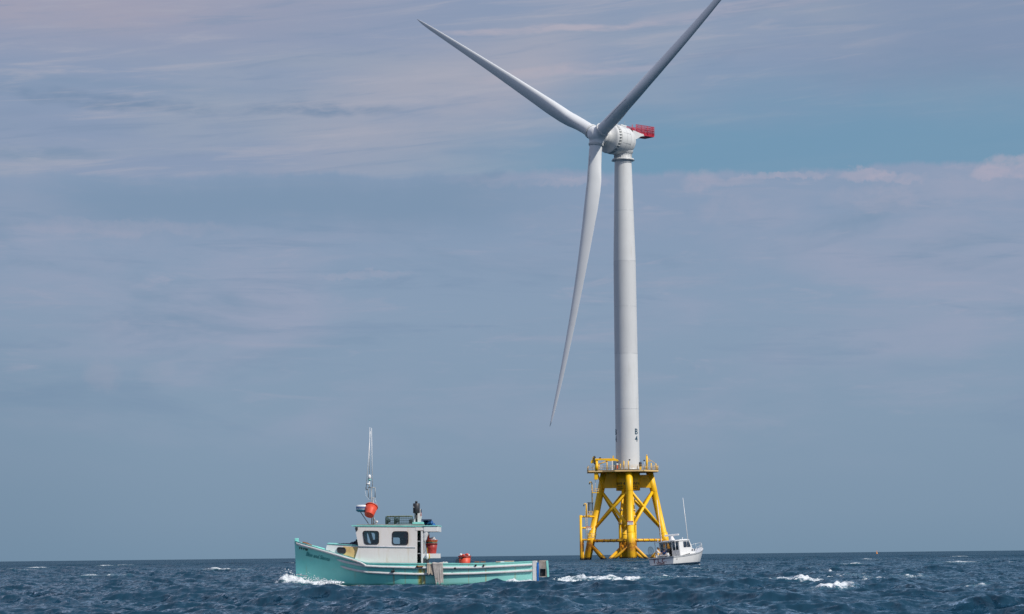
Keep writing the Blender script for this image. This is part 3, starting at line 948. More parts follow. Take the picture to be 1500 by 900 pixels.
# deck
DZ = 22.35
oct_ = [(7.35 * cos(pi / 8 + i * pi / 4), 6.9 * sin(pi / 8 + i * pi / 4)) for i in range(8)]
oct_ = [(7.45, -3.2), (7.45, 3.2), (3.6, 7.2), (-3.6, 7.2), (-7.6, 4.5), (-10.1, 4.5), (-10.1, -5.2), (-6.6, -5.2), (-3.6, -7.2), (3.6, -7.2)]
deck_ring = oct_
b = MB(); b.prism(oct_, 'z', DZ, DZ + .14); b.build('deck_plate', M_GRATE, jk)
b = MB()
n_ = len(oct_)
for i in range(n_):
    p, q_ = Vector((*oct_[i], 0)), Vector((*oct_[(i + 1) % n_], 0)); d = (q_ - p); L_ = d.length; d.normalize()
    R_ = Matrix((d, Vector((-d.y, d.x, 0)), Vector((0, 0, 1)))).transposed()
    b.box((p + q_) / 2 + Vector((0, 0, DZ - .10)), (L_ * .985, .18, .34), R_)
b.build('edge_beam', M_RAIL, jk)
b = MB()
for y_ in (-5, -3, -1, 1, 3, 5): b.box((-1.2, y_, DZ - .17), (12.2 if abs(y_) > 4 else 16.2, .16, .30))
b.build('deck_joist', M_YEL, jk)
# railing
b = MB(); b2 = MB()
for i in range(n_):
    p, q_ = Vector((*oct_[i], DZ + .14)), Vector((*oct_[(i + 1) % n_], DZ + .14)); L_ = (q_ - p).length; m_ = max(1, round(L_ / 1.35))
    for j in range(m_):
        c = p.lerp(q_, j / m_); b.tube(c, c + Vector((0, 0, 1.15)), .05, n=6)
    for h in (.4, .78, 1.15): b.tube(p + Vector((0, 0, h)), q_ + Vector((0, 0, h)), .035, n=6)
    b2.box((p + q_) / 2 + Vector((0, 0, .09)), (.01, .01, .01))
b.build('deck_railing', M_RAIL, jk)
# thick short yellow posts along the edge
for (x_, y_, h) in ((-7.4, -5.05, 1.4), (-2.2, -6.95, 1.5), (-1.3, -6.95, 2.2), (-.2, -6.95, 2.2), (5.6, -5.0, 1.7), (4.2, -6.2, .9), (6.9, -3.4, 1.6)):
    b = MB(); b.tube((x_, y_, DZ + .14), (x_, y_, DZ + .14 + h), .13, n=10); b.build('mooring_post', M_YEL, jk)
# right davit with stay
b = MB(); b.tube((4.6, -3.8, DZ + .14), (4.6, -3.8, DZ + 3.6), .24, n=12); b.tube((4.6, -3.8, DZ + 3.6), (4.6, -3.8, DZ + 4.0), .12, n=10)
b.tube((4.6, -3.8, DZ + 3.2), (6.9, -3.4, DZ + 1.7), .05, n=6); b.box((5.1, -3.8, DZ + 2.4), (.9, .15, .15)); b.build('davit_post', M_YEL, jk)
# J tubes in the middle
for x_, y_ in ((-2.4, -3.4), (1.35, -3.0), (2.0, 5.3)):
    b = MB(); b.path([(x_ * .6, y_, 17.6), (x_ * .75, y_ * 1.1, 14), (x_, y_ * 1.3, 9.0), (x_, y_ * 1.35, -4)], .33, 14); b.build('cable_tube', M_YEL, jk)
    c = MB()
    for zz in (9.2, 11.0, 12.6, 5.2): c.lathe([(.34, -.2), (.45, -.16), (.45, .16), (.34, .2)], (x_ * (1 if zz < 9.5 else .87), y_ * (1.33 if zz < 9.5 else 1.2), zz), (0, 0, 1), 14)
    c.build('tube_clamp', M_RAIL, jk)
# walkway strut under the crane corner
b = MB(); b.tube((-8.0, -4.0, DZ - .3), (-6.2, -1.8, 17.6), .22, n=10); b.box((-8.2, -4.4, DZ - 1.2), (.9, .9, 2.0), None, .08); b.build('corner_strut', M_YEL, jk)


# signs on the legs: white board with red header
def sign(c, w_, h_):
    b = MB(); b.box(c, (w_, .06, h_)); o = b.build('warning_sign', M_SIGNW, jk)
    b = MB(); b.box(Vector(c) + Vector((0, -.034, h_ * .32)), (w_ * .98, .02, h_ * .30)); r = b.build('sign_header', M_SIGNR, o)
    text('sign_lettering', 'DANGER', h_ * .26, lambda a, b_, d: Vector(c) + Vector((a, -.05 - d, h_ * .23 + b_)), M_SIGNW, o, extrude=.004, align='CENTER')
    text('sign_lettering', 'KEEP CLEAR', h_ * .2, lambda a, b_, d: Vector(c) + Vector((a, -.036 - d, -h_ * .12 + b_)), M_TXK, o, extrude=.004, align='CENTER')


pf = leg_pt(0, 9.3)
sign((pf.x - .1, pf.y - 1.0, 9.3), 1.45, .95)
sign((at(862, 774, 606).x - TX, -4.0, at(862, 774, 606).z), 1.4, .95)


# boat landing and ladders beside the left leg (measured)
def jl(px, py, D): p = at(px, py, D); return Vector((p.x - TX, p.y - TY, p.z))


lx = jl(850.5, 755, 605)
b = MB()
for D_, dxp in ((604, 0), (607, 3.2)):
    p0, p1 = jl(850.5 + dxp, 755 if dxp == 0 else 790, D_), jl(849.7 + dxp, 790, D_)
    b.tube((p0.x, p0.y, p0.z), (p0.x, p0.y, -4), .32 if dxp == 0 else .26, n=12)
b.build('fender_post', M_YEL, jk)
b = MB()
for py in (757, 773.5, 791):
    pa = jl(850.5, py, 604); k3 = leg_pt(3, pa.z); b.tube(pa, k3, .24, n=10)
b.build('landing_beam', M_YEL, jk)
b = MB()
pa = jl(858.8, 740, 604)
for dx_ in (-.18, .18): b.tube((pa.x + dx_, pa.y, jl(858, 737, 604).z), (pa.x + dx_, pa.y, 4.8), .06, n=6)
z_ = 5.0
while z_ < jl(858, 740, 604).z: b.tube((pa.x - .18, pa.y, z_), (pa.x + .18, pa.y, z_), .035, n=5); z_ += .45
b.build('access_ladder', M_RAIL, jk)


def gooseneck(px, pt, pb, D_, name='lamp_post', r_=.13):
    b = MB(); a0 = jl(px, pb, D_); a1 = jl(px, pt, D_); x_ = a1.x
    b.path([(x_, a1.y, a0.z), (x_, a1.y, a1.z - .3), (x_ - .1, a1.y, a1.z), (x_ - .45, a1.y, a1.z + .05), (x_ - .62, a1.y, a1.z - .3)], r_, 8)
    o = b.build(name, M_YEL, jk)
    b = MB(); b.box((x_ - .62, a1.y, a1.z - .42), (.3, .3, .3), None, .05); b.build('lamp_head', M_DARK, o)


gooseneck(858.8, 738.5, 757, 604); gooseneck(867, 706.5, 738, 606)
# caged rest platforms
for (x0, x1, yf, D_) in ((858.5, 868, 755, 605), (867, 877, 722, 606), (861.5, 871, 787.5, 605)):
    a_, c_ = jl(x0, yf, D_), jl(x1, yf, D_)
    b = MB(); b.box((a_ + c_) / 2, (c_.x - a_.x, 1.5, .2)); b.build('rest_platform', M_RAIL if yf > 780 else M_YEL, jk)
    b = MB()
    for h in (.5, .95):
        for yy in (-.7, .7): b.tube(a_ + Vector((0, yy, h)), c_ + Vector((0, yy, h)), .05, n=6)
    for xx in (0, .5, 1):
        for yy in (-.7, .7): c = a_.lerp(c_, xx) + Vector((0, yy, 0)); b.tube(c, c + Vector((0, 0, 1.0)), .06, n=6)
    for h in (.5, .95):
        for cc in (a_, c_): b.tube(cc + Vector((0, -.7, h)), cc + Vector((0, .7, h)), .05, n=6)
    b.build('platform_rail', M_RAIL, jk)
# dark ladder cage
b = MB(); ca, cb = jl(861.5, 737, 606), jl(868.5, 752, 606)
for i in range(9):
    a_ = 2 * pi * i / 9; cx, cy = (ca.x + cb.x) / 2 + cos(a_) * .58, ca.y + sin(a_) * .5
    b.box((cx, cy, (ca.z + cb.z) / 2), (.14, .14, ca.z - cb.z), Matrix.Rotation(a_, 3, 'Z'))
b.lathe([(.0, 0), (.8, 0), (.8, .14), (0, .14)], ((ca.x + cb.x) / 2, ca.y, ca.z), n=16)
b.build('ladder_cage', mat('cage_grey', (.10, .13, .16), .5), jk)
b = MB(); pc = jl(872, 706, 606); b.tube(pc, (pc.x, pc.y, jl(872, 690, 606).z), .04, n=6); b.tube((pc.x, pc.y, pc.z), (pc.x, pc.y, jl(872, 722, 606).z), .04, n=6); b.build('hang_line', M_RAIL, jk)
# small instruments on deck (own things)
for i, (px, py, hgt, lab) in enumerate([(922.5, 690, 2.4, 'thin white sensor mast with dark head at the middle of the yellow deck'), (944.0, 690, 2.2, 'short white sensor mast standing near the right davit of the deck')]):
    p = at(px, py, 604); t = thing('sensor_mast', lab, 'sensor mast', (p.x, 604.2, DZ + .14))
    b = MB(); b.tube((0, 0, 0), (0, 0, hgt), .06, n=6); b.build('pole', M_STEEL, t)
    b = MB(); b.box((0, 0, hgt + .12), (.42, .3, .3), None, .06); b.build('sensor_head', M_DARK, t)
t = thing('equipment_locker', 'blue and white upright equipment cabinet under the crane jib', 'cabinet', (at(899, 688, 605).x, 605.0, DZ + .14))
b = MB(); b.box((-.32, 0, 1.15), (.35, .9, 2.3), None, .05); b.build('side_panel', M_WHITE, t)
b = MB(); b.box((.22, 0, 1.15), (.72, .95, 2.3), None, .05); b.build('cabinet_body', mat('locker_blue', (.10, .17, .23), .4), t)
t = thing('drum_tank', 'dark cylinder tank on a yellow stand right of the tower base', 'tank', (at(938, 688, 606).x, 605.6, DZ + .14))
b = MB(); b.lathe([(0, .9), (.36, .9), (.36, 1.9), (.2, 2.05), (0, 2.05)], n=16); b.build('tank_body', M_DARK, t)
b = MB(); b.box((0, 0, .45), (.5, .5, .9)); b.build('stand', M_YEL, t)
t = thing('lifebuoy_box', 'orange and white life ring box by the crane jib tip', 'life ring box', (at(904.5, 688, 604).x, 604.3, DZ + .14))
b = MB(); b.box((0, 0, .7), (.4, .3, 1.0), None, .08); b.build('orange_case', mat('orange', (.75, .12, .03), .5), t)
b = MB(); b.box((0, 0, 1.45), (.45, .34, .42), None, .06); b.build('lid', M_WHITE, t)

# deck crane
cb_ = at(874, 689, 605)
cr = thing('deck_crane', 'yellow knuckle crane folded over the left edge of the work deck', 'crane', (cb_.x, 605.0, DZ + .14))
b = MB(); b.lathe([(0, 0), (.45, 0), (.45, 1.5), (.38, 1.55), (.38, 2.6), (0, 2.6)], n=20); b.build('pedestal', M_YEL, cr)
b = MB(); b.box((-.1, 0, 2.7), (1.1, .9, .5), None, .08); b.box((-.75, 0, 2.6), (.5, .8, 1.5), None, .08); b.box((-1.15, 0, 2.2), (.5, .5, .9), Matrix.Rotation(.3, 3, 'Y'), .06); b.build('slew_housing', M_YEL, cr)
b = MB()
b.prism([(-.6, 2.9), (5.2, 2.75), (5.5, 2.5), (5.4, 2.2), (3.4, 2.25), (1.4, 2.55), (-.6, 2.35)], 'y', -.28, .28); b.box((4.2, 0, 3.1), (.3, .3, 1.0)); b.box((2.2, 0, 2.78), (5.2, .5, .34)); b.build('jib', M_YEL, cr)
b = MB(); b.tube((.4, 0, 1.5), (2.6, 0, 2.25), .13, n=8); b.build('lift_cylinder', M_YEL, cr)
b = MB(); b.box((-.55, -.35, 2.5), (.35, .5, 1.7), None, .08); b.lathe([(0, -.3), (.33, -.3), (.33, .3), (0, .3)], (-.5, 0, 3.3), (0, 1, 0), 16); b.lathe([(0, -.3), (.25, -.3), (.25, .3), (0, .3)], (-.4, -.5, 1.7), (0, 1, 0), 14)
b.box((.9, 0, 3.1), (.5, .4, .3), None, .05); b.build('winch', M_DARK, cr)
b = MB(); b.tube((2.6, 0, .0), (2.6, 0, 2.4), .14, n=8); b.build('jib_rest', M_YEL, cr)
b = MB(); b.tube((5.3, 0, 2.3), (5.3, 0, 1.2), .03, n=5); b.tube((4.7, 0, 2.3), (4.8, 0, 1.5), .05, n=5); b.box((5.3, 0, 1.1), (.18, .18, .3)); b.build('hook_line', M_DARK, cr)
#---PART2---
# ================================================================== FISHING BOAT
M_TEAL = None


def teal_mat():
    m = bpy.data.materials.new('teal_hull'); m.use_nodes = True
    t = NT(m.node_tree); b = t.n['Principled BSDF']
    o = t.new('ShaderNodeTexCoord').outputs['Object']
    x, y, z = t.sep(o)
    n = t.noise(o, .6, 5, .6)
    c = t.mix(t.ss(n, .3, .7), (.19, .68, .61, 1), (.24, .76, .70, 1))
    # chalky faded paint aft and along the sheer, fresher at the bow
    n3 = t.noise(t.vscale(o, (.5, 1, 2.2)), 1.5, 5, .6)
    c = t.mix(t.mul(t.ss(t.add(x, t.mul(n3, 3.0)), 1.0, 3.2), .85), c, (.36, .80, .72, 1))
    c = t.mix(t.mul(t.ss(t.add(z, t.mul(t.sub(t.noise(t.vscale(o, (5, 1, .8)), 1.0, 5, .6), .5), .9)), 1.25, 1.45), .45), c, (.25, .62, .58, 1))
    # vertical streaks of rust and slime
    ns = t.noise(t.vscale(o, (7, 1, .35)), 1.0, 5, .7)
    c = t.mix(t.mul(t.ss(ns, .57, .74), .45), c, (.36, .42, .22, 1))
    for cx, wd_, k, cc, zt in ((.32, .20, .95, (.52, .46, .10, 1), 1.05), (.52, .10, .8, (.45, .30, .06, 1), 1.05), (-1.0, .06, .6, (.35, .25, .10, 1), .95), (3.55, .05, .6, (.5, .38, .10, 1), 1.1),
                               (2.7, .04, .5, (.5, .35, .10, 1), 1.1), (-.45, .05, .4, (.35, .30, .10, 1), .95), (5.0, .05, .4, (.5, .4, .15, 1), 1.0)):
        g = t.ss(t.m('ABSOLUTE', t.sub(t.add(x, t.mul(t.sub(ns, .5), .2)), cx)), wd_, wd_ * .2)
        c = t.mix(t.mul(t.mul(g, k), t.ss(z, zt, zt - .12)), c, cc)
    sc = t.noise(t.vscale(o, (1.3, 1, 9)), 1.6, 6, .7, .4)
    c = t.mix(t.mul(t.ss(sc, .60, .72), .35), c, (.48, .66, .60, 1))
    sp = t.noise(o, 9, 4, .7)
    c = t.mix(t.mul(t.ss(sp, .66, .74), .5), c, (.30, .22, .12, 1))
    # wet line low on the hull
    c = t.mix(t.ss(t.add(z, t.mul(n3, .2)), .30, .12), c, (.08, .30, .24, 1))
    t.l.new(c, b.inputs['Base Color']); b.inputs['Roughness'].default_value = .38
    t.l.new(t.add(.28, t.mul(n3, .25)), b.inputs['Roughness'])
    return m


M_TEAL = teal_mat()
M_TEALP = mat('teal_trim', (.24, .66, .60), .45, var=.1, dirt=RUST, dirt_amt=.35, dirt_scale=4)
M_TEALW = mat('pale_teal_paint', (.45, .74, .68), .5, var=.08)
M_RAILW = mat('rub_rail_white', (.66, .67, .67), .45, var=.05, dirt=(.42, .30, .10), dirt_amt=.55, dirt_scale=3.2)
M_HOUSE = mat('house_white', (.76, .725, .70), .45, var=.03, vscale=1.0, dirt=(.60, .46, .30), dirt_amt=.55, dirt_scale=.9, streaky=True)
M_YELLOWED = mat('yellowed_paint', (.68, .48, .20), .5, var=.12, dirt=(.40, .20, .06), dirt_amt=.6, dirt_scale=2.5)
M_WOOD = mat('weathered_wood', (.34, .30, .26), .8, var=.25, dirt=(.16, .12, .09), dirt_amt=.6, dirt_scale=5)
M_ORANGE = mat('basket_red', (.66, .075, .035), .5, var=.12)
M_DRED = mat('basket_dark_red', (.36, .035, .03), .5, var=.15)
M_GREEN = mat('basket_green', (.02, .20, .15), .5)
M_YORG = mat('basket_orange', (.70, .25, .06), .5)
M_BLUE = mat('tarp_blue', (.015, .10, .30), .55, var=.4, vscale=8)
M_NAVY = mat('tarp_navy', (.02, .035, .08), .6, var=.4, vscale=6)
M_CLOTH = mat('canvas_cloth', (.44, .41, .385), .9, var=.18, vscale=5, dirt=(.20, .15, .11), dirt_amt=.5, dirt_scale=4, bump=.6, bscale=30)
M_TAN = mat('tan_board', (.46, .39, .31), .85, var=.15, vscale=6)
M_ROPE = mat('rope', (.20, .22, .12), .9, var=.3)
M_RUST = mat('rust', RUST, .8, var=.4)

boat = thing('fishing_boat', 'teal lobster fishing boat with white wheelhouse motoring past in the foreground', 'fishing boat', (BX, BD, .02), (0, 0, radians(-1.5)))


def bl(px, py, yl): p = at(px, py, BD + yl); return p.x - BX, p.z - .02


S_ = [0, .03, .06, .1, .15, .2, .3, .45, .7, 1.0]
DB = [.04, .42, .72, 1.0, 1.28, 1.5, 1.78, 1.95, 1.92, 1.75]
WB = [.03, .12, .24, .42, .66, .90, 1.30, 1.68, 1.74, 1.62]
SHEER = [(431, 793), (436, 794.6), (450, 798.5), (465, 803), (480, 807.5), (500, 813.5), (515, 818), (530, 823), (537, 825.3), (560, 825.6), (600, 826), (650, 826.3), (700, 826.2), (740, 825), (785, 823)]
xs_s, zs_s = [], []
for px, py in SHEER:
    s_ = (px - 431) / 355; x_, z_ = bl(px, py, -interp(s_, S_, DB)); xs_s.append(x_); zs_s.append(z_)
X0, X1 = xs_s[0], xs_s[-1]


def sheer(x): return interp(x, xs_s, zs_s)


def halfw(x, z_):
    s_ = (x - X0) / (X1 - X0); d_, w_ = interp(s_, S_, DB), interp(s_, S_, WB)
    if z_ >= 0: return w_ + (d_ - w_) * min(1.2, (z_ / sheer(x))) ** (1.25 if s_ < .3 else .9)
    return w_ * max(0.02, 1 + z_ / .85) ** .7


NSX = 72
rowsN = []
hb = MB()
for i in range(NSX + 1):
    x = lerp(X0, X1, (i / NSX) ** 1.25)
    zt = sheer(x); row = []
    for j in range(22):
        z_ = lerp(zt, -.8, j / 21); rake = .10 * (1 - max(0, z_) / 2.3) * max(0, 1 - (x - X0) / 1.0)
        row.append((x + rake, -halfw(x, z_), z_))
    row2 = [(p[0], -p[1], p[2]) for p in row[::-1]]
    rowsN.append(row + row2)
hb.grid(rowsN, True)
# transom
tr = rowsN[-1]; o = len(hb.v); hb.v += [Vector(p) for p in tr]; hb.f.append([o + i for i in range(len(tr))]); hb.sm.append(False)
# stem face
tr = rowsN[0]; o = len(hb.v); hb.v += [Vector(p) for p in tr]; hb.f.append([o + i for i in range(len(tr))]); hb.sm.append(False)
hb.build('hull', M_TEAL, boat)
# inner bulwark, deck, foredeck
b = MB()
rin = []
xd0 = bl(537, 825, -1.7)[0]
for i in range(30):
    x = lerp(xd0, X1 - .06, i / 29); zt = sheer(x); w_ = halfw(x, zt) - .16
    rin.append([(x, -w_, zt - .01), (x, -w_ + .04, .62), (x, w_ - .04, .62), (x, w_, zt - .01)])
b.grid(rin, False); b.build('work_deck', mat('deck_grey', (.38, .40, .38), .7, var=.2), boat)
b = MB(); rin = []
for i in range(26):
    x = lerp(X0 + .03, xd0 + .1, i / 25); zt = sheer(x) - .05; w_ = max(.01, halfw(x, zt) - .02)
    rin.append([(x, -w_, zt), (x, 0, zt + .06), (x, w_, zt)])
b.grid(rin, True); b.build('foredeck', M_TEALW, boat)
# washboard caps (both sides) and low toe rail at the bow
b = MB()
for sg in (-1, 1):
    rw = []
    for i in range(70):
        x = lerp(X0 + .02, X1 - .02, i / 69); zt = sheer(x); w_ = halfw(x, zt); iw = min(.24, w_ * .8)
        rw.append([(x, sg * (w_ + .012), zt - .02), (x, sg * (w_ + .012), zt + .035), (x, sg * (w_ - iw), zt + .035), (x, sg * (w_ - iw), zt - .02)])
    b.grid(rw, False, True)
b.build('washboard', M_TEALP, boat)
b = MB(); x_, z_ = bl(434, 791.5, 0); b.box((x_, 0, z_ - .05), (.20, .16, .30), None, .03); b.build('stem_head', M_TEALP, boat)


def hull_path(pts, off=.0, sub=8):
    out = []
    for i in range(len(pts) - 1):
        for k in range(sub):
            t_ = k / sub; out.append((lerp(pts[i][0], pts[i + 1][0], t_), lerp(pts[i][1], pts[i + 1][1], t_)))
    out.append(pts[-1]); res = []
    for px, py in out:
        yl = -interp((px - 431) / 355, S_, DB)
        for _ in range(4):
            x, z_ = bl(px, py, yl); yl = -halfw(x, z_)
        res.append(Vector((x, yl - off, z_)))
    return res


def strip(name, pts, wid, thick, m, mirror=True, taper=(1, 1)):
    base = hull_path(pts)
    for sg in ((1, -1) if mirror else (1,)):
        b = MB(); rows = []; n = len(base)
        for i, p in enumerate(base):
            k = min(1, (i + .2) / (n * .06)) ** .7 if taper[0] == 0 else 1
            w_ = wid * k / 2
            ya = -halfw(p.x, p.z + w_); yb = -halfw(p.x, p.z - w_)
            yo = min(p.y - thick * .8, ya - thick * .4); rows.append([(p.x, sg * (ya + .01), p.z + w_), (p.x, sg * (yo + .008), p.z + w_ * .92), (p.x, sg * yo, p.z), (p.x, sg * (yo + .004), p.z - w_ * .92), (p.x, sg * (yb + .01), p.z - w_)])
        b.grid(rows, True)
        for r_ in (rows[0], rows[-1]): b.add(r_, [[0, 1, 2, 3, 4]])
        b.build(name, m, boat)


strip('bow_rail', [(433.5, 796.5), (445, 799.8), (458, 803.2), (472, 807), (486, 811), (500, 815), (514, 819.2), (524, 822.5), (530, 824.5), (535, 827.5), (539, 830.0)], .125, .07, M_RAILW)
strip('rub_rail', [(494, 820), (505, 823), (520, 826.3), (537, 829.3), (560, 830.6), (612, 831.9), (660, 832.1), (700, 831.7), (740, 829.8), (781, 827.5)], .12, .085, M_RAILW, taper=(0, 1))
strip('rub_rail', [(499, 829.3), (510, 833), (525, 836.3), (540, 838.4), (570, 840.2), (612, 841.3), (660, 841.2), (700, 840.2), (740, 838.2), (781, 836.0)], .12, .085, M_RAILW, taper=(0, 1))
strip('boot_stripe', [(434.5, 841.3), (440, 842.6), (450, 844.2)], .04, .02, M_RAILW)
# transom: white corner post, blue fender boards, stern frame with dark opening
zt = sheer(X1)
for sg in (-1, 1):
    b = MB(); rows = []
    for j in range(9):
        z_ = lerp(zt + .04, -.1, j / 8); w_ = halfw(X1, z_)
        rows.append([(X1 - .12, sg * (w_ + .025), z_), (X1 + .06, sg * (w_ + .02), z_), (X1 + .06, sg * (w_ - .2), z_), (X1 - .12, sg * (w_ - .2), z_)])
    b.grid(rows, False, True); b.build('corner_post', M_WHITE, boat)
b = MB(); rows = []
for j in range(9):
    z_ = lerp(zt - .04, .02, j / 8); w_ = halfw(X1, z_) - .15
    rows.append([(X1 + .07, -w_, z_), (X1 + .17 + .02 * sin(j), -w_ + .02, z_), (X1 + .18, -w_ + .35, z_), (X1 + .07, -w_ + .5, z_)])
b.grid(rows, True, True); b.build('stern_fender', mat('fender_blue', (.01, .13, .45), .5, var=.15), boat)
sx0, sx1 = X1 + .19, bl(802.5, 830, -1.3)[0]
yb = -1.35
zt2, zb2 = bl(796, 822.5, -1.35)[1], bl(796, 845.5, -1.35)[1]
zm = lerp(zt2, zb2, .47)
fr = boat
plate('stern_frame', [(sx0, zb2), (sx1, zb2), (sx1, zt2), (sx0, zt2)], [[(sx0 + .03, zb2 + .04), (sx1 - .08, zb2 + .04), (sx1 - .08, zm), (sx0 + .03, zm)]], .05, lambda a, b_, d: Vector((a, yb + d, b_)), M_WOOD, boat)
plate('stern_frame', [(sx0, zb2), (sx1, zb2), (sx1, zt2), (sx0, zt2)], [[(sx0 + .03, zb2 + .04), (sx1 - .08, zb2 + .04), (sx1 - .08, zm), (sx0 + .03, zm)]], .05, lambda a, b_, d: Vector((a, -yb + d, b_)), M_WOOD, boat)
b = MB(); b.box(((sx0 + sx1) / 2, 0, zt2 + .02), (sx1 - sx0, 2.7, .05)); b.build('stern_frame_top', M_WOOD, boat)
b = MB(); b.box(((sx0 + sx1) / 2 + .03, 0, (zm + zb2) / 2), (sx1 - sx0 - .1, 2.5, zm - zb2 - .05)); b.build('stern_shade_block', M_BLACK, boat)  # solid black block fills the opening, its colour standing in for shade
b = MB(); b.prism([(sx1, zb2), (sx1 + .07, zb2), (sx1 + .02, zt2 + .03), (sx1 - .05, zt2 + .03)], 'y', -1.4, 1.4); b.build('stern_board', M_TEALP, boat)
# name and number on the bow
def bow_fn(px, py, xs_, slope):
    """letters follow the flare of the bow"""
    p0 = hull_path([(px, py), (px + 1, py)])[0]

    def fn(a, b_, d):
        x = p0.x + a * xs_; z_ = p0.z + b_ - slope * a * xs_
        return Vector((x, -halfw(x, z_) - .012 - max(d, 0), z_))
    return fn


M_NAME = mat('name_teal', (.03, .26, .27), .5)
M_NAMEL = mat('name_outline', (.12, .42, .40), .5)
for o_, mm_, bo, ex in ((0, M_NAME, .004, .004),):
    text('boat_name', 'Blue and Sienna', .28, bow_fn(447.5, 814, .76, .235), mm_, boat, shear=.5, extrude=ex, bold=bo, spacing=.94)
text('bow_number', 'F V 1907', .13, bow_fn(438.0, 804.3, .9, .22), M_TXK, boat, extrude=.004, bold=.01, spacing=1.1)

# ---- trunk cabin (cuddy) on the foredeck
def cud(px, py, yl): x, z_ = bl(px, py, yl); return x, z_


fx0, fz0 = cud(476.5, 808, -.95); fx0t, fz0t = cud(479.5, 797, -.85); fx1, fz1 = cud(527, 799.5, -1.25); _, fzb = cud(524, 822, -1.35)
b = MB(); NF = 8; rows = []
for i in range(NF + 1):
    t_ = i / NF; xb_, xt_ = lerp(fx0, fx1, t_), lerp(fx0t, fx1, t_); zt_ = lerp(fz0t, fz1, t_)
    zb_ = sheer(xb_) - .12; wb_ = min(halfw(xb_, sheer(xb_)) - .22, 1.42); wt_ = wb_ - .12
    rows.append([(xb_, -wb_, zb_), (xt_, -wt_, zt_), (xt_, 0, zt_ + .03), (xt_, wt_, zt_), (xb_, wb_, zb_)])
CR = rows
b.grid(rows, False); b.add(rows[0], [[0, 1, 2, 3, 4]])
b.build('trunk_cabin', M_WHITE, boat, 'white forward end of the trunk cabin')


def cab_pt(px, py, off=.012):
    """point on the near side of the trunk cabin"""
    yl = -1.1
    for _ in range(3):
        x, z_ = bl(px, py, yl); t_ = min(1, max(0, (x - fx0) / (fx1 - fx0))) * NF; i = min(NF - 1, int(t_)); f_ = t_ - i
        lo = Vector(CR[i][0]).lerp(Vector(CR[i + 1][0]), f_); hi = Vector(CR[i][1]).lerp(Vector(CR[i + 1][1]), f_)
        yl = lerp(lo.y, hi.y, (z_ - lo.z) / (hi.z - lo.z))
    return Vector((x, yl - off, z_))


b = MB(); g_ = [[cab_pt(lerp(503.5, 525, u_ / 10), lerp(lerp(800.6, 801.8, u_ / 10), lerp(812.6, 818.6, u_ / 10), v_ / 5), .03) for u_ in range(11)] for v_ in range(6)]
b.grid(g_, False); b.build('side_panel', M_YELLOWED, boat, 'yellowed panel on the side of the trunk cabin')
lp = rounded([(494.5, 802), (507.5, 802.6), (506.8, 811.5), (494.8, 809.6)], 4.5, 6)
b = MB(); pts = [cab_pt(a, c, .045) for a, c in lp]; b.add(pts, [list(range(len(pts)))]); po = b.build('porthole', M_BLACK, boat)
b = MB(); b.path([cab_pt(a, c, .045) for a, c in lp + [lp[0]]], .022, 6); b.build('porthole_frame', M_DARK, po)
b = MB(); rows = []
for i in range(NF + 1):
    p1, p2, p3 = [Vector(q) for q in CR[i][1:4]]
    rows.append([p1 + Vector((0, -.03, -.015)), p1 + Vector((0, -.03, .02)), p2 + Vector((0, 0, .035)), p3 + Vector((0, .05, .03)), p3 + Vector((0, .05, -.02))])
b.grid(rows, False); b.add(rows[0], [[0, 1, 2, 3, 4]]); b.build('trunk_cabin_roof', M_TEALP, boat)

# ---- wheelhouse
YW = 1.50
def wl(px, py): return bl(px, py, -YW)


wall = [wl(519, 824.5), wl(526.3, 801.2), wl(520.6, 771.5), wl(612.5, 772.3), wl(612.3, 828.5), wl(519, 827)]
win1 = rounded([wl(532.6, 778), wl(556, 778.3), wl(556, 797.2), wl(535.4, 797.2)], .14)
win2 = rounded([wl(576.2, 778.8), wl(599, 778.8), wl(599, 797.9), wl(576, 797.9)], .14)


def near(d0):
    return lambda a, b_, d: Vector((a, -YW + d0 + d, b_))


def far_(d0):
    return lambda a, b_, d: Vector((a, YW - d0 - d, b_))


plate('wheelhouse_side', wall, [win1, win2], .06, near(0), M_HOUSE, boat)
wf1 = rounded([wl(530.5, 780), wl(543, 780), wl(543, 796), wl(532.5, 796)], .12); wf2 = rounded([wl(562, 787), wl(580.5, 787), wl(580.5, 798), wl(562, 798)], .10)
plate('wheelhouse_side', wall, [wf1, wf2], .06, far_(0), M_HOUSE, boat)
# teal inner lining on the far wall
plate('inner_lining', [wl(527, 802), wl(522, 772.5), wl(611, 773), wl(611, 822), wl(527, 822)], [wf1, wf2], .02, far_(.06), M_TEALW, boat)
for lp, nm in ((win1, 0), (win2, 1)):
    cxw = sum(a for a, _ in lp) / len(lp); czw = sum(c for _, c in lp) / len(lp)
    b = MB(); inner = [(cxw + (a - cxw) * .93, czw + (c - czw) * .92) for a, c in lp]
    n = len(lp); outer = [(cxw + (a - cxw) * 1.04, czw + (c - czw) * 1.05) for a, c in lp]
    vs_ = [(a, -YW - .055, c) for a, c in outer] + [(a, -YW - .055, c) for a, c in inner] + [(a, -YW + .04, c) for a, c in inner] + [(a, -YW - .02, c) for a, c in outer]
    fs = []
    for i in range(n):
        j = (i + 1) % n; fs += [[i, j, n + j, n + i], [n + i, n + j, 2 * n + j, 2 * n + i], [i, j, 3 * n + j, 3 * n + i]]
    b.add(vs_, fs); w_ = b.build('side_window', M_BLACK, boat)
    b = MB(); b.add([(a, -YW, c) for a, c in inner], [list(range(n))]); b.build('pane', M_GLASS, w_, recalc=False)
# half-round moulding along the side
p0, p1 = wl(526.5, 801.1), wl(609.5, 802.0)
b = MB(); b.path([(p0[0], -YW - .03, p0[1]), (p1[0], -YW - .03, p1[1])], .035, 8); b.build('side_moulding', mat('moulding_grey', (.42, .45, .50), .5), boat)
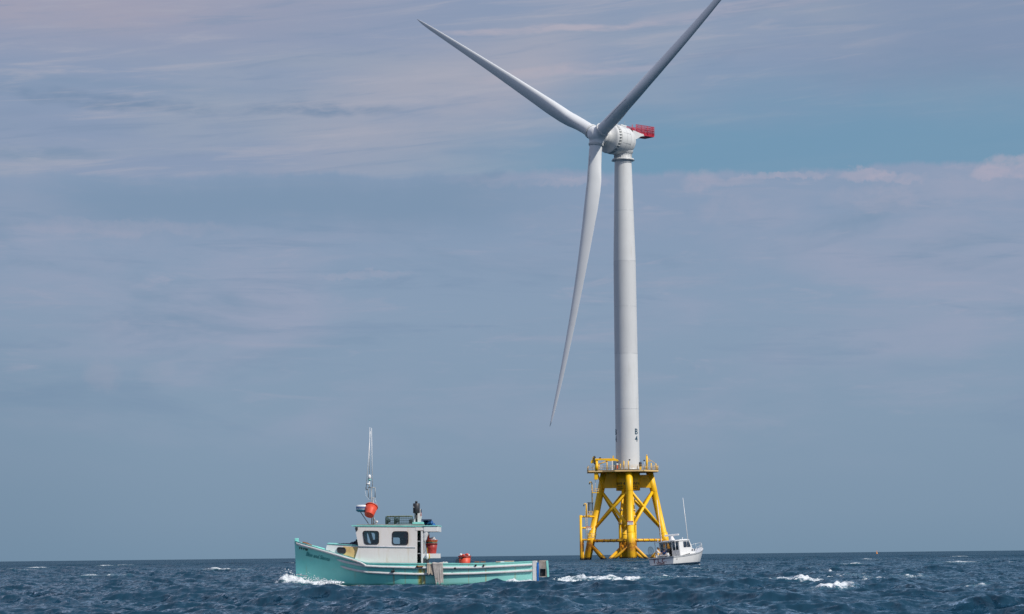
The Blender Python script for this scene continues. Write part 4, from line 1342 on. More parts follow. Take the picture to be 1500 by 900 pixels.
# windscreen: inclined front wall with three panes
ft, fm_, fb_ = wl(520.6, 771.5), wl(526.3, 801.2), wl(519, 824.5)
plate('windscreen_frame', [(-YW + .03, 0), (YW - .03, 0), (YW - .03, 1), (-YW + .03, 1)],
      [rounded([(a0, .22), (a0 + .8, .22), (a0 + .8, .86), (a0, .86)], .08) for a0 in (-1.34, -.4, .54)], .05,
      lambda a, b_, d: Vector((lerp(fm_[0], ft[0], b_) + .035 + d, a, lerp(fm_[1], ft[1], b_))), M_HOUSE, boat)
for a0 in (-1.34, -.4, .54):
    b = MB(); b.add([(lerp(fm_[0], ft[0], v) + .035, y_, lerp(fm_[1], ft[1], v)) for y_, v in ((a0, .22), (a0 + .8, .22), (a0 + .8, .86), (a0, .86))], [[0, 1, 2, 3]]); b.build('windscreen_pane', M_GLASS, boat)
b = MB(); b.add([(fm_[0] + .03, -YW + .03, fm_[1]), (fm_[0] + .03, YW - .03, fm_[1]), (fb_[0] + .03, YW - .03, fb_[1]), (fb_[0] + .03, -YW + .03, fb_[1])], [[0, 1, 2, 3]]); b.build('front_lower_wall', M_YELLOWED, boat)
x_, z_ = wl(523.5, 774.8); b = MB(); b.box((x_, -YW - .08, z_), (.12, .10, .15), None, .02); b.build('side_lamp', M_BLACK, boat)
# roof
rz0 = wl(516.5, 770.6)[1]; rx0 = wl(516, 770)[0]; rx1 = wl(622, 771)[0]; rx2 = wl(642.5, 775)[0]; rz1 = wl(622, 771.2)[1]
b = MB(); b.prism([(rx0, rz0 - .022), (rx1, rz1 - .022), (rx1, rz1 + .035), (rx0, rz0 + .035)], 'y', -1.56, 1.56); b.build('roof', M_TEALP, boat)
b = MB(); b.prism([(rx0 + .25, rz0 + .037), (rx1, rz1 + .037), (rx1, rz1 + .085), (rx0 + .25, rz0 + .07)], 'y', -1.48, 1.48); b.build('roof_top', M_WOOD, boat)
zb_ = wl(640, 779.0)[1]
b = MB(); b.box(((rx1 + rx2) / 2, 0, (rz1 + zb_) / 2 + .0), (rx2 - rx1, 3.12, rz1 - zb_), None, .015); b.build('roof_overhang', M_WHITE, boat)
b = MB(); b.box(((rx1 + rx2) / 2, 0, rz1 + .025), (rx2 - rx1 + .04, 3.18, .045)); b.build('overhang_trim', M_TEALP, boat)
xa, za = wl(613, 778); xb, _ = wl(624, 778)
b = MB(); b.box(((xa + rx1) / 2 - .05, -YW + .0, (rz1 + za) / 2 - .01), (rx1 - xa + .12, .08, rz1 - za - .06)); b.build('roof_fascia', M_HOUSE, boat)
# after bulkhead with dark doorway, gear rack, post and bracket
x617, _ = wl(617, 800); x620, _ = wl(620.3, 800); x628 = wl(628.5, 800)[0]; zf = .62
b = MB(); b.box((x617 + .02, .2, (rz0 + zf) / 2), (.06, 2.5, rz0 - zf - .02)); b.build('after_bulkhead', M_DARK, boat)
b = MB(); b.box(((x617 + x620) / 2 + .02, -YW + .03, (za + wl(617, 828)[1]) / 2), (.10, .10, za - wl(617, 828)[1]), None, .02); b.build('door_post', M_WHITE, boat)
b = MB(); x623 = wl(623.6, 800)[0]
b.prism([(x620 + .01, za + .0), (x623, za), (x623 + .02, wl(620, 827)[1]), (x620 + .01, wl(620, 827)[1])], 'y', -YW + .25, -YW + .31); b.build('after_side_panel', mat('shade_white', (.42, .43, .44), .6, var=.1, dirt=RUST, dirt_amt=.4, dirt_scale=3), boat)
for py in (793, 811):
    x_, z_ = wl(614.7, py); b = MB(); b.box((x_ - .0, -YW + .12, z_), (.15, .22, .035)); b.build('rack_shelf', M_STEEL, boat)
for py, m_ in ((789, M_BLACK), (804, M_DARK), (814, M_BLACK)):
    x_, z_ = wl(615, py); b = MB(); b.box((x_, -YW + .3, z_), (.14, .2, .2), None, .03); b.build('rack_gear', m_, boat)
b = MB(); pts = [(*wl(622.3, 796),), wl(622.5, 790), wl(623.5, 785), wl(625.5, 780.5), wl(628, 778)]
b.path([(p[0], -YW + .10, p[1]) for p in pts], [.07, .10, .14, .15, .13], 10); b.build('roof_bracket', M_WHITE, boat)
# bait shelf
xs0, zs0 = wl(619.5, 811.5); xs1, zs1 = wl(645, 818)
b = MB(); b.box(((xs0 + xs1) / 2, -.95, (zs0 + zs1) / 2), (xs1 - xs0, 1.1, zs0 - zs1), None, .012); b.build('bait_shelf', M_WHITE, boat)
b = MB(); x_ = wl(624, 820)[0]; b.box((x_, -1.0, (zs1 + zf) / 2), (.3, .12, zs1 - zf)); b.build('shelf_leg', mat('shade_white', (1, 1, 1)), boat)
# helm seats and console inside
for px in (550, 592):
    x_, z_ = bl(px, 797, -.2); b = MB()
    lp = rounded([(x_ - .19, z_ - 1.0), (x_ + .19, z_ - 1.0), (x_ + .17, z_ + .22), (x_ - .17, z_ + .22)], .16, 5)
    b.prism(lp, 'y', -.25, .1); b.build('helm_seat', M_DARK, boat)
x_, z_ = bl(540, 797, 0); b = MB(); b.prism([(x_ - .55, zf), (x_ - .05, zf), (x_ - .1, z_ + .05), (x_ - .3, z_ + .35), (x_ - .55, z_ + .2)], 'y', -1.2, 1.2); b.build('helm_console', M_DARK, boat)
x_, z_ = bl(547, 786, .6); b = MB(); b.prism([(x_ - .12, z_ - .5), (x_ + .05, z_ - .5), (x_ - .16, z_ + .2), (x_ - .34, z_ + .2)], 'y', .9, .95); b.build('chart_board', M_WHITE, boat)

# ---- roof gear: radar, mast, aerials, exhaust (fixed to the boat)
def rp(px, py, yl=-.3): x, z_ = bl(px, py, yl); return Vector((x, yl, z_))


c = rp(531.5, 750.3); top_ = rp(531, 740)
hgt = top_.z - c.z
b = MB(); b.lathe([(0, .08), (.30, .08), (.335, .13), (.34, hgt - .04), (.30, hgt), (0, hgt + .01)], c, (0, 0, 1), 32); ra = b.build('radar_dome', M_WHITEC, boat)
b = MB(); b.lathe([(0, 0), (.24, 0), (.34, .07), (.342, .12), (.33, .13)], c, (0, 0, 1), 32); b.build('radar_base', mat('radar_teal', (.02, .16, .26), .4), ra)
b = MB(); b.lathe([(.343, .17), (.344, .2), (.344, .24), (.343, .27)], c, (0, 0, 1), 32); b.build('radar_band', mat('radar_blue', (.12, .18, .35), .4), ra)
b = MB(); b.tube(rp(528, 750), rp(540, 767.5), .022, n=8); b.build('radar_strut', M_GREY, boat)
b = MB(); b.tube(rp(533, 750.3), rp(543, 751.5), .025, n=8); b.build('radar_arm', M_GREY, boat)
for px0, px1, pt, pb in ((544.3, 544.8, 714, 769), (547.0, 547.2, 730, 769)):
    b = MB(); b.tube(rp(px1, pb), rp(px0, pt), .028, n=8); b.build('mast_pole', M_GREY, boat)
b = MB(); b.tube(rp(539.5, 714.5), rp(550, 714.5), .028, n=6); b.build('mast_crossbar', M_GREY, boat)
for px, pa, pb_ in ((539.8, 714, 729), (549.6, 714, 729)):
    b = MB(); b.tube(rp(px, pa), rp(px, pb_), .022, n=6); b.build('mast_side_bar', M_GREY, boat)
b = MB(); b.tube(rp(541, 730), rp(549.5, 729), .02, n=6); b.build('mast_lower_bar', M_GREY, boat)
b = MB(); b.path([rp(536.2, 714), rp(536.4, 717.5), rp(540, 717.5)], .025, 6); b.build('aerial_clamp', M_DARK, boat)
for p_, q_ in (((536.5, 716), (542.6, 632)), ((545.6, 714), (544.4, 627)), ((541.2, 694), (541.9, 626))):
    b = MB(); b.tube(rp(*p_), rp(*q_), .022, .011, n=6); b.build('whip_aerial', M_WHITEC, boat)
c = rp(541.4, 704); b = MB(); b.lathe([(0, .06), (.075, .06), (.075, .2), (.05, .28), (0, .3)], c, n=12); g_ = b.build('antenna_dome', M_WHITEC, boat)
b = MB(); b.lathe([(0, 0), (.07, 0), (.08, .06), (0, .06)], c, n=12); b.build('dome_base', M_TEALP, g_)
b = MB(); b.tube(rp(541.2, 714), rp(541.4, 704), .03, n=8); b.lathe([(0, 0), (.09, .02), (.09, .07), (0, .1)], rp(539.5, 710.5), n=12); b.build('antenna_stalk', M_WHITEC, boat)
for pts in ([(535, 719), (536.5, 727), (541, 733)], [(549, 729), (551, 736), (553.2, 741)]):
    b = MB(); b.path([rp(*q_) for q_ in pts], .007, 5); b.build('aerial_cable', M_WHITEC, boat)
b = MB(); b.path([rp(547, 757), rp(549, 762), rp(551, 766), rp(546, 768.5)], .03, 6); b.build('mast_cable', M_GREY, boat)
c = rp(552.2, 764.5); b = MB(); b.lathe([(0, -.05), (.05, -.03), (.06, 0), (.05, .03), (0, .05)], c, (0, -1, 0), 12); b.tube(c, rp(551, 769), .015); b.build('spot_lamp', M_WHITEC, boat)
b = MB(); b.tube(rp(538, 769), rp(566, 769.4), .03, n=6); b.build('roof_bar', M_GREY, boat)
p0, p1 = rp(610.3, 769), rp(610.3, 752)
b = MB(); b.tube(p0, p1, .055, n=16); ex = b.build('exhaust_stack', M_BLACK, boat)
p2 = rp(610.0, 737.5); hh = p2.z - p1.z
b = MB(); b.lathe([(0, 0), (.15, 0), (.172, .02), (.172, hh - .02), (.15, hh), (0, hh)], p1, n=24); mf = b.build('muffler', M_DARK, ex)
b = MB(); b.tube(p2, rp(610.2, 734.3), .06, n=14); b.build('exhaust_tip', M_BLACK, ex)
c = rp(606.3, 743.2, -.48); b = MB(); b.lathe([(0, -.02), (.022, -.01), (.022, .01), (0, .02)], c, (0, -1, 0), 10); b.build('gauge', M_WHITEC, ex)
# upright white fin with a small flag decal behind the muffler
lp = [rp(*q_, 0.0) for q_ in ((606.5, 766), (606.8, 752), (611, 748), (616, 745.5), (617.3, 750), (618, 757), (616.5, 764), (615.5, 766))]
b = MB(); n = len(lp); b.add([p + Vector((0, -.04, 0)) for p in lp] + [p + Vector((0, .04, 0)) for p in lp], [list(range(n)), [n + i for i in range(n)][::-1]] + [[i, (i + 1) % n, n + (i + 1) % n, n + i] for i in range(n)])
fin = b.build('roof_fin', M_WHITE, boat)
b = MB(); b.add([rp(616.4, 746.2, -.045), rp(617.6, 746.2, -.045), rp(617.6, 751, -.045), rp(616.2, 750.5, -.045)], [[0, 1, 2, 3]]); b.build('flag_canton', M_NAVY, fin)
b = MB()
for q_ in range(3): y0 = 751.2 + q_ * 1.9; b.add([rp(616.1 - .15 * q_, y0, -.045), rp(617.6, y0, -.045), rp(617.6, y0 + 1.1, -.045), rp(616.0 - .15 * q_, y0 + 1.1, -.045)], [[0, 1, 2, 3]])
b.build('flag_stripe', M_SIGNR, fin)
c0, c1 = rp(605.5, 768.8), rp(622.2, 765.2)
b = MB(); b.box(((c0.x + c1.x) / 2, -.4, (c0.z + c1.z) / 2), (c1.x - c0.x, 1.2, c1.z - c0.z), None, .02); b.build('roof_locker', M_TEALP, boat)
# small fittings on the hull
for px, py in ((668.3, 832.6), (612.5, 830.5), (575.5, 837), (578.3, 836.8), (698.5, 828.3), (710, 828.8)):
    p = hull_path([(px, py), (px + .5, py)])[0]; b = MB(); b.lathe([(0, -.02), (.045, -.02), (.05, .09), (0, .09)], p, (0, -1, 0), 12); b.build('scupper_pipe', M_BLACK, boat)
p = hull_path([(612.5, 830.5), (613, 830.5)])[0]; b = MB(); b.path([p + Vector((-.02, -.1, .05)), p + Vector((.08, -.11, .0)), p + Vector((.3, -.10, .02))], .04, 6); b.build('rusty_cleat', MATS['rust'], boat)
for px in (480, 700, 709, 731): 
    p = hull_path([(px, 826.5 if px > 600 else 811), (px + .5, 826.5 if px > 600 else 811)])[0]; b = MB(); b.box(p + Vector((0, .1, .1 if px > 600 else .12)), (.25, .14, .05), None, .015); b.build('deck_cleat', MATS['rust'] if px > 600 else M_DARK, boat)

# ================================================================== LOOSE GEAR ON THE BOAT
def bworld(x, y, z_): return boat.matrix_basis @ Vector((x, y, z_))


bpy.context.view_layer.update()
BYAW = radians(-.7)


def basket(label, x, y, z_, r_, h_, m_, tilt=(0, 0, 0), group=None, rim=None, parts=True):
    w_ = bworld(x, y, z_); t = thing('fish_basket', label, 'basket', w_, (tilt[0], tilt[1], tilt[2] + BYAW), group)
    b = MB(); rb_ = r_ * .74
    b.lathe([(0, 0), (rb_, 0), (rb_ + .01, .02), (lerp(rb_, r_, .5), h_ * .5), (r_ * .96, h_ * .94), (r_ * .93, h_ * .94), (rb_ - .01, .03), (0, .03)], n=28)
    for k in range(14):
        a_ = 2 * pi * k / 14; b.tube((cos(a_) * rb_, sin(a_) * rb_, .01), (cos(a_) * r_ * .97, sin(a_) * r_ * .97, h_ * .93), .008, n=4)
    b.build('basket_body', m_, t)
    b = MB(); b.lathe([(r_ * .93, h_ * .93), (r_ * 1.06, h_ * .93), (r_ * 1.06, h_), (r_ * .93, h_), (r_ * .93, h_ * .93)], n=28); b.build('basket_rim', rim or m_, t)
    return t


# big basket hung on the mast, opening up and turned to the right
c = rp(541.0, 755.0, -.75)
basket('orange-red plastic fish basket hung tilted on the mast above the wheelhouse roof', c.x, c.y, c.z, .31, .56, M_ORANGE, (radians(-34), radians(14), 0))
# nested baskets on the bait shelf
xc = wl(632.6, 800)[0]; z_ = zs0
for i, (rr_, hh_, m_, zo, lab) in enumerate([(.29, .50, M_DRED, 0, 'dark red basket, lowest of the nested stack on the bait shelf'), (.275, .34, M_GREEN, .22, 'green-rimmed basket in the middle of the nested stack on the bait shelf'),
                                             (.29, .30, M_YORG, .33, 'orange-rimmed basket second from top in the stack on the bait shelf'), (.305, .26, M_ORANGE, .42, 'bright red basket on top of the stack on the bait shelf')]):
    basket(lab, xc, -1.05, z_ + zo, rr_, hh_, m_, group='baskets nested on the bait shelf')
w_ = bworld(xc + .05, -1.05, z_ + .64)
t = thing('rope_heap', 'tangle of white line lying in the top basket of the stack', 'rope', w_)
b = MB(); pts = [(.18 * cos(i * .9) * (1 - i / 60), .16 * sin(i * .9) * (1 - i / 60), .05 + .07 * sin(i * .7) + .002 * i) for i in range(34)]; b.path(pts, .018, 5); b.build('rope_coil', M_WHITE, t)
for px, lab in ((624.6, 'orange oilskin glove hanging nearest the wheelhouse above the basket stack'), (629.2, 'orange and white oilskin glove hanging on the right above the basket stack')):
    x_, z0 = bl(px, 782.5, -1.1); _, z1 = bl(px, 793, -1.1)
    t = thing('rubber_glove', lab, 'glove', bworld(x_, -1.15, z0), group='gloves hung under the roof overhang')
    b = MB(); b.path([(0, 0, 0), (-.02, 0, -.12), (-.03, 0, -.26), (-.05, .01, z1 - z0)], [.03, .05, .065, .07], 10); b.build('glove_body', M_ORANGE, t)
    b = MB(); b.lathe([(.05, -.02), (.058, -.02), (.06, .02), (.05, .02)], (-.01, 0, -.08), n=10); b.build('glove_cuff', M_WHITE, t)
    b = MB(); b.tube((0, 0, 0), (.02, 0, .2), .008, n=5); b.build('hanging_cord', M_DARK, t)
# small white fender bottle with yellow line below the shelf
x_, z_ = bl(627, 811, -1.6)
t = thing('float_bottle', 'small white float hanging on a yellow line below the bait shelf', 'float', bworld(x_, -1.6, z_))
b = MB(); b.lathe([(0, 0), (.035, -.01), (.05, -.06), (.062, -.12), (.062, -.24), (.03, -.29), (0, -.3)], n=14); b.build('float_body', M_WHITEC, t)
b = MB(); b.tube((0, 0, 0), (-.02, .3, .28), .012, n=5); b.path([(.1, .02, .0), (.12, 0, -.15), (.09, 0, -.29)], .025, 6); b.build('yellow_line', mat('line_yellow', (.6, .40, .04), .6), t)
# red bait tub on the after deck with gear in it
xc, zc = bl(681.5, 826.5, -.9); zt_ = bl(681, 814.5, -.9)[1]
t = thing('bait_tub', 'red tub heaped with orange gear standing on the after deck', 'tub', bworld(xc, -.9, .62))
hb_ = zt_ - .62
b = MB(); b.lathe([(0, 0), (.23, 0), (.30, hb_ - .02), (.27, hb_ - .02), (.21, .03), (0, .03)], n=28); b.build('tub_body', M_ORANGE, t)
b = MB(); b.lathe([(.29, hb_ - .06), (.325, hb_ - .06), (.325, hb_), (.28, hb_), (.28, hb_ - .06)], n=28); b.build('tub_rim', M_DRED, t)
for i in range(6):
    a_ = i * 1.1; b = MB(); b.lathe([(0, -.06), (.05, -.05), (.075, 0), (.05, .05), (0, .06)], (cos(a_) * .19, sin(a_) * .12 - .06, hb_ + .03 + .03 * (i % 2)), n=10); b.build('net_float', M_ORANGE if i % 3 else M_WHITE, t)
b = MB(); b.tube((.30, -.1, hb_ + .05), (.31, -.1, .1), .012, n=5); b.build('handle_cord', M_DARK, t)
t = thing('blue_tote', 'blue base crate under the red tub on the after deck', 'crate', bworld(xc, -.9, .50)); t.location.z = .5
b = MB(); b.box((0, -.02, .22), (.62, .6, .20), None, .04); b.build('tote_body', mat('tote_blue', (.02, .12, .38), .5), t)
b = MB(); b.box((0, -.02, .335), (.66, .64, .03), None, .01); b.build('tote_rim', mat('tote_blue', (.02, .12, .38), .5), t)
x_, z_ = bl(671, 827, -1.3)
t = thing('black_hose', 'black hose looped over the bulwark left of the red tub', 'hose', bworld(x_, -1.3, z_))
for k in range(3):
    b = MB(); b.path([(-.02 + .05 * k, .0, -.1), (-.08 + .06 * k, 0, .12), (-.02 + .06 * k, .02, .26 + .03 * k), (.12 + .03 * k, .05, .30 + .03 * k), (.26, .1, .27)], .018, 6); b.build('hose_loop', M_BLACK, t)
# planks lying on the stern washboard
for px0, px1, py, m_, lab in ((728, 740.5, 823.0, M_WHITE, 'white fish filleting board lying on the far washboard near the stern'), (740.5, 754.5, 823.4, M_TAN, 'yellowish plank lying on the stern washboard'), (650, 657.5, 825.6, M_WHITE, 'white rag lying on the washboard just right of the hanging cloths')):
    x0_, z0 = bl(px0, py, -1.6); x1_, _ = bl(px1, py, -1.6)
    nm_ = 'rag' if px0 == 650 else 'wooden_plank'
    zz = sheer((x0_ + x1_) / 2) + .035
    b = MB(); n = 12; rows = []
    for i in range(n):
        xx = lerp(-(x1_ - x0_) / 2, (x1_ - x0_) / 2, i / (n - 1)); w_ = .0 + (.03 * sin(i * 1.7) if nm_ == 'rag' else 0)
        rows.append([(xx, -.15, .0 + w_ * .5), (xx, -.15, .05 + w_), (xx, .15, .06 + w_), (xx, .15, 0)])
    b.grid(rows, False, True); b.add(rows[0], [[0, 1, 2, 3]]); b.add(rows[-1], [[3, 2, 1, 0]])
    o = b.build(nm_, m_); o['label'] = lab; o['category'] = 'rag' if nm_ == 'rag' else 'plank'; o.location = bworld((x0_ + x1_) / 2, -1.62, zz + .0)
b = MB(); rows = []
# wire lobster pot on the roof
x0_, z0 = bl(567.5, 768.6, -.9); x1_, z1 = bl(604.5, 757.6, -.9)
Lp, Hp, Wp = x1_ - x0_, z1 - z0, .6
t = thing('lobster_trap', 'green wire lobster trap lying on the wheelhouse roof', 'lobster trap', bworld((x0_ + x1_) / 2, -.9, rz0 + .075), (0, 0, BYAW))
M_WIRE = mat('trap_wire', (.05, .10, .09), .6, var=.3)
b = MB()
for sy in (-1, 1):
    for i in range(15): xx = lerp(-Lp / 2, Lp / 2, i / 14); b.tube((xx, sy * Wp / 2, 0), (xx, sy * Wp / 2, Hp), .006, n=4, caps=False)
    for k in range(5): b.tube((-Lp / 2, sy * Wp / 2, Hp * k / 4), (Lp / 2, sy * Wp / 2, Hp * k / 4), .006, n=4, caps=False)
for i in range(15): xx = lerp(-Lp / 2, Lp / 2, i / 14); b.tube((xx, -Wp / 2, Hp), (xx, Wp / 2, Hp), .006, n=4, caps=False)
for k in range(6): yy = lerp(-Wp / 2, Wp / 2, k / 5); b.tube((-Lp / 2, yy, Hp), (Lp / 2, yy, Hp), .006, n=4, caps=False)
for sx in (-1, 1):
    for k in range(6): yy = lerp(-Wp / 2, Wp / 2, k / 5); b.tube((sx * Lp / 2, yy, 0), (sx * Lp / 2, yy, Hp), .006, n=4, caps=False)
b.build('wire_mesh', M_WIRE, t)
b = MB()
for sx in (-1, -.05, 1):
    b.path([(sx * Lp / 2, -Wp / 2, 0), (sx * Lp / 2, -Wp / 2, Hp), (sx * Lp / 2, Wp / 2, Hp), (sx * Lp / 2, Wp / 2, 0)], .016, 6)
for sy in (-1, 1):
    for zz in (0.01, Hp): b.tube((-Lp / 2, sy * Wp / 2, zz), (Lp / 2, sy * Wp / 2, zz), .015, n=6)
b.build('trap_frame', M_WIRE, t)
b = MB()
for sy in (-1, 1):
    b.path([(lerp(-Lp / 2, Lp / 2, i / 24), sy * Wp / 2 + .01 * sin(i * 2.3), Hp + .015 + .022 * abs(sin(i * 1.9))) for i in range(25)], .02, 6)
b.build('edge_rope', M_ROPE, t)
b = MB()
for xx in (-.36, -.02): b.lathe([(.22, -.25), (.06, 0)], (xx * Lp, 0, Hp * .5), (1, 0, 0), 12)
b.build('inner_funnel', mat('trap_net', (.03, .07, .08), .8), t)
x_, z_ = bl(603, 764.5, -.8)
t = thing('rope_pile', 'dark coil of rope beside the lobster trap on the roof', 'rope', bworld(x_, -.7, rz0 + .08))
b = MB(); b.path([(.10 * cos(i * .8), .10 * sin(i * .8), .03 + i * .006) for i in range(34)], .022, 6); b.build('rope_coil', M_DARK, t)


def drape(name, label, cat, outline, depth, m_, seed, w0):
    """lumpy cloth bundle: outline in local x,z; given depth"""
    rg = random.Random(seed); b = MB(); n = 18; mrows = []
    (xa_, za_), (xb_, zb__) = outline
    for i in range(n):
        u_ = i / (n - 1); row = []
        for j in range(12):
            v_ = 2 * pi * j / 12
            rr__ = (1 + .22 * sin(3 * v_ + seed + i * .8) + .15 * rg.uniform(-1, 1))
            e_ = max(.12, sin(pi * min(1, max(0, u_ * .92 + .04)))) ** .4
            row.append((lerp(xa_, xb_, u_), cos(v_) * depth / 2 * rr__ * e_, lerp(za_, zb__, .5) + sin(v_) * (zb__ - za_) / 2 * rr__ * e_ + w0 * (u_ - .5)))
        mrows.append(row)
    b.grid(mrows, True, True)
    for r_ in (mrows[0], mrows[-1]): b.add(r_, [list(range(12))])
    o = b.build(name, m_); o['label'] = label; o['category'] = cat; o.location = boat.location; o.rotation_euler = (0, 0, BYAW)
    return o


def box_px(x0, y0, x1, y1, yl):
    a = bl(x0, y1, yl); c_ = bl(x1, y0, yl); return ((a[0], a[1]), (c_[0], c_[1]))


o = drape('tarp_bundle', 'blue tarpaulin bundle lying on the after end of the roof', 'tarpaulin', box_px(617, 761.8, 633.5, 769.3, -.8), .9, M_BLUE, 3, 0)
o = drape('oilskin_bundle', 'small blue oilskin drooping over the after corner of the roof', 'oilskin', box_px(628, 765.5, 637, 773.5, -1.5), .4, M_BLUE, 5, -.1)
for v in o.data.vertices: pass
c0, c1 = bl(618, 762.6, -.6), bl(632.5, 761, -.6)
b = MB(); b.box(((c0[0] + c1[0]) / 2, -.6, c0[1] + .02), (c1[0] - c0[0], .8, .06), None, .01); o = b.build('dark_board', M_NAVY); o['label'] = 'dark flat board lying on the blue tarpaulin on the roof'; o['category'] = 'board'; o.location = boat.location; o.rotation_euler = (0, 0, BYAW)
o = drape('foredeck_tarp', 'dark navy tarpaulin spread along the top of the trunk cabin', 'tarpaulin', box_px(486, 795.6, 525, 799.8, -.9), 1.5, M_NAVY, 8, -.03)
o = drape('canvas_bag', 'dark bag on the trunk cabin against the windscreen', 'bag', box_px(510, 793.4, 524, 799.6, -.7), .6, M_NAVY, 12, .10)
o = drape('anchor_chain', 'rust-brown chain heap on the foredeck just behind the stem', 'chain', box_px(442, 795.2, 456, 799.6, -.35), .3, M_RUST, 15, -.18)

# cloths hung over the bulwark
def hang(name, label, cat, x0, x1, ytop, ybot, m_, off, seed, thick=.03, flare=0.0, leanx=0.0):
    b = MB(); rg = random.Random(seed); n, k = 26, 16
    xa_, zt_ = bl(x0, ytop, -1.95); xb_, _ = bl(x1, ytop, -1.95); _, zb__ = bl(x0, ybot, -1.95)
    rows = []; rows2 = []
    for j in range(n):
        v_ = j / (n - 1); r1, r2 = [], []
        if v_ < .18:                                     # the part lying on the washboard
            q_ = v_ / .18; zz = zt_ + .03; yb_ = lerp(.28, 0, q_)
        else:
            q_ = (v_ - .18) / .82; zz = lerp(zt_ + .03, zb__, q_); yb_ = None
        for i in range(k):
            u_ = i / (k - 1); h = max(0, (v_ - .18) / .82)
            xx = lerp(xa_, xb_, u_) + leanx * h + (u_ - .5) * flare * h
            wave = .035 * sin(u_ * 9 + seed) * h + .02 * sin(u_ * 17 + 3 * v_ + seed * 2) * h
            zed = zz + (.05 * sin(u_ * 11 + seed) + .02 * rg.uniform(-1, 1) if j == n - 1 else 0)
            if yb_ is None:
                yy = -max(halfw(xx, max(zz, .1)), halfw(xx, 1.0)) - .09 - off - abs(wave)
            else: yy = -halfw(xx, zt_) - .06 - off + yb_; zed += .015 * sin(u_ * 9)
            r1.append((xx, yy, zed)); r2.append((xx, yy + thick, zed - (thick if yb_ is not None else 0)))
        rows.append(r1 + r2[::-1])
    b.grid(rows, True, True)
    for r_ in (rows[0], rows[-1]):
        kk = len(r_); b.add(r_, [[i, i + 1, kk - 2 - i, kk - 1 - i] for i in range(kk // 2 - 1)])
    o = b.build(name, m_); o['label'] = label; o['category'] = cat; o.location = boat.location; o.rotation_euler = (0, 0, BYAW)


hang('hanging_cloth', 'short tan sack hung over the bulwark behind the wheelhouse', 'sack', 626, 636, 826.3, 841.0, M_TAN, .0, 2)
hang('canvas_cloth', 'long grey canvas cloth hung over the bulwark nearly to the water', 'cloth', 633.8, 649.5, 825.2, 854.5, M_CLOTH, .06, 5, leanx=.10, flare=-.16)
# red oilskin hanging in the wheelhouse
x_, z_ = bl(597, 786, -.8)
b = MB(); b.prism([(x_ - .10, z_ + .25), (x_ + .16, z_ + .28), (x_ + .2, z_ - .45), (x_ - .12, z_ - .45), (x_ - .02, z_ - .1), (x_ - .2, z_ - .02)], 'y', -.85, -.72)
o = b.build('red_oilskin', M_DRED); o['label'] = 'dark red oilskin jacket hanging inside the after wheelhouse window'; o['category'] = 'jacket'; o.location = boat.location; o.rotation_euler = (0, 0, BYAW)

# spray thrown up by the bow
rg = random.Random(4); b = MB()
for i in range(1100):
    t_ = rg.random() ** 1.3; sg = -1 if rg.random() < .8 else 1
    px_ = bow_x - .55 + 2.9 * t_ + rg.gauss(0, .12); py_ = BD + sg * (.3 + 1.7 * t_) + rg.gauss(0, .15)
    pz_ = .10 + abs(rg.gauss(0, .26)) * (1.15 - t_) + .1
    r_ = rg.choice((.010, .014, .02, .03)) * (1.3 if pz_ < .3 else .8)
    n0 = len(b.v)
    b.add([(px_ + r_ * 1.5, py_, pz_), (px_ - r_ * 1.4, py_, pz_), (px_, py_ + r_, pz_), (px_, py_ - r_, pz_), (px_, py_, pz_ + r_), (px_, py_, pz_ - r_)],
          [[0, 2, 4], [2, 1, 4], [1, 3, 4], [3, 0, 4], [2, 0, 5], [1, 2, 5], [3, 1, 5], [0, 3, 5]], True)
for i in range(130):
    t_ = rg.random(); px_ = stern_x + .6 + 3.3 * t_; py_ = BD - .3 + rg.gauss(0, .6); pz_ = .24 + abs(rg.gauss(0, .05)); r_ = rg.choice((.01, .014, .018))
    b.add([(px_ + r_ * 1.5, py_, pz_), (px_ - r_ * 1.4, py_, pz_), (px_, py_ + r_, pz_), (px_, py_ - r_, pz_), (px_, py_, pz_ + r_), (px_, py_, pz_ - r_)],
          [[0, 2, 4], [2, 1, 4], [1, 3, 4], [3, 0, 4], [2, 0, 5], [1, 2, 5], [3, 1, 5], [0, 3, 5]], True)
o = b.build('spray', mat('spray_white', (.82, .85, .88), .6, var=.05)); o['kind'] = 'stuff'; o['label'] = 'white spray thrown up along the fishing boat'; o['category'] = 'spray'

# ================================================================== WHITE SPORT BOAT
LB, HB = 9.6, 1.7
HD = radians(33)
st = Vector((cos(HD), -sin(HD), 0))
org = Vector((wd.x, 270, 0)) - st * HB
SB_ROT = (radians(-4.0), radians(-1.6), radians(90) - HD)
sb = thing('sport_boat', 'small white cabin boat with T.L.C. on its transom drifting beside the jacket', 'motor boat', (org.x, org.y, .17), SB_ROT)
M_W = M_WHITEC
M_NVY = mat('navy_stripe', (.015, .05, .10), .4)
s2 = [0, .25, .5, .65, .78, .88, .95, 1.0]
db2 = [1.62, 1.70, 1.68, 1.52, 1.22, .84, .44, .03]
wb2 = [1.42, 1.45, 1.36, 1.08, .70, .36, .12, .01]
sh2 = [.92, .98, 1.10, 1.22, 1.38, 1.54, 1.66, 1.74]


def h2(s_, z_):
    d_, w_ = interp(s_, s2, db2), interp(s_, s2, wb2); sh = interp(s_, s2, sh2)
    if z_ >= 0: return w_ + (d_ - w_) * (z_ / sh) ** .8
    return w_ * max(.02, 1 + z_ / .55)


def hx2(s_, z_): return LB * s_ - .75 * max(0, (s_ - .6) / .4) ** 2 * (1 - max(0, z_) / 1.74)


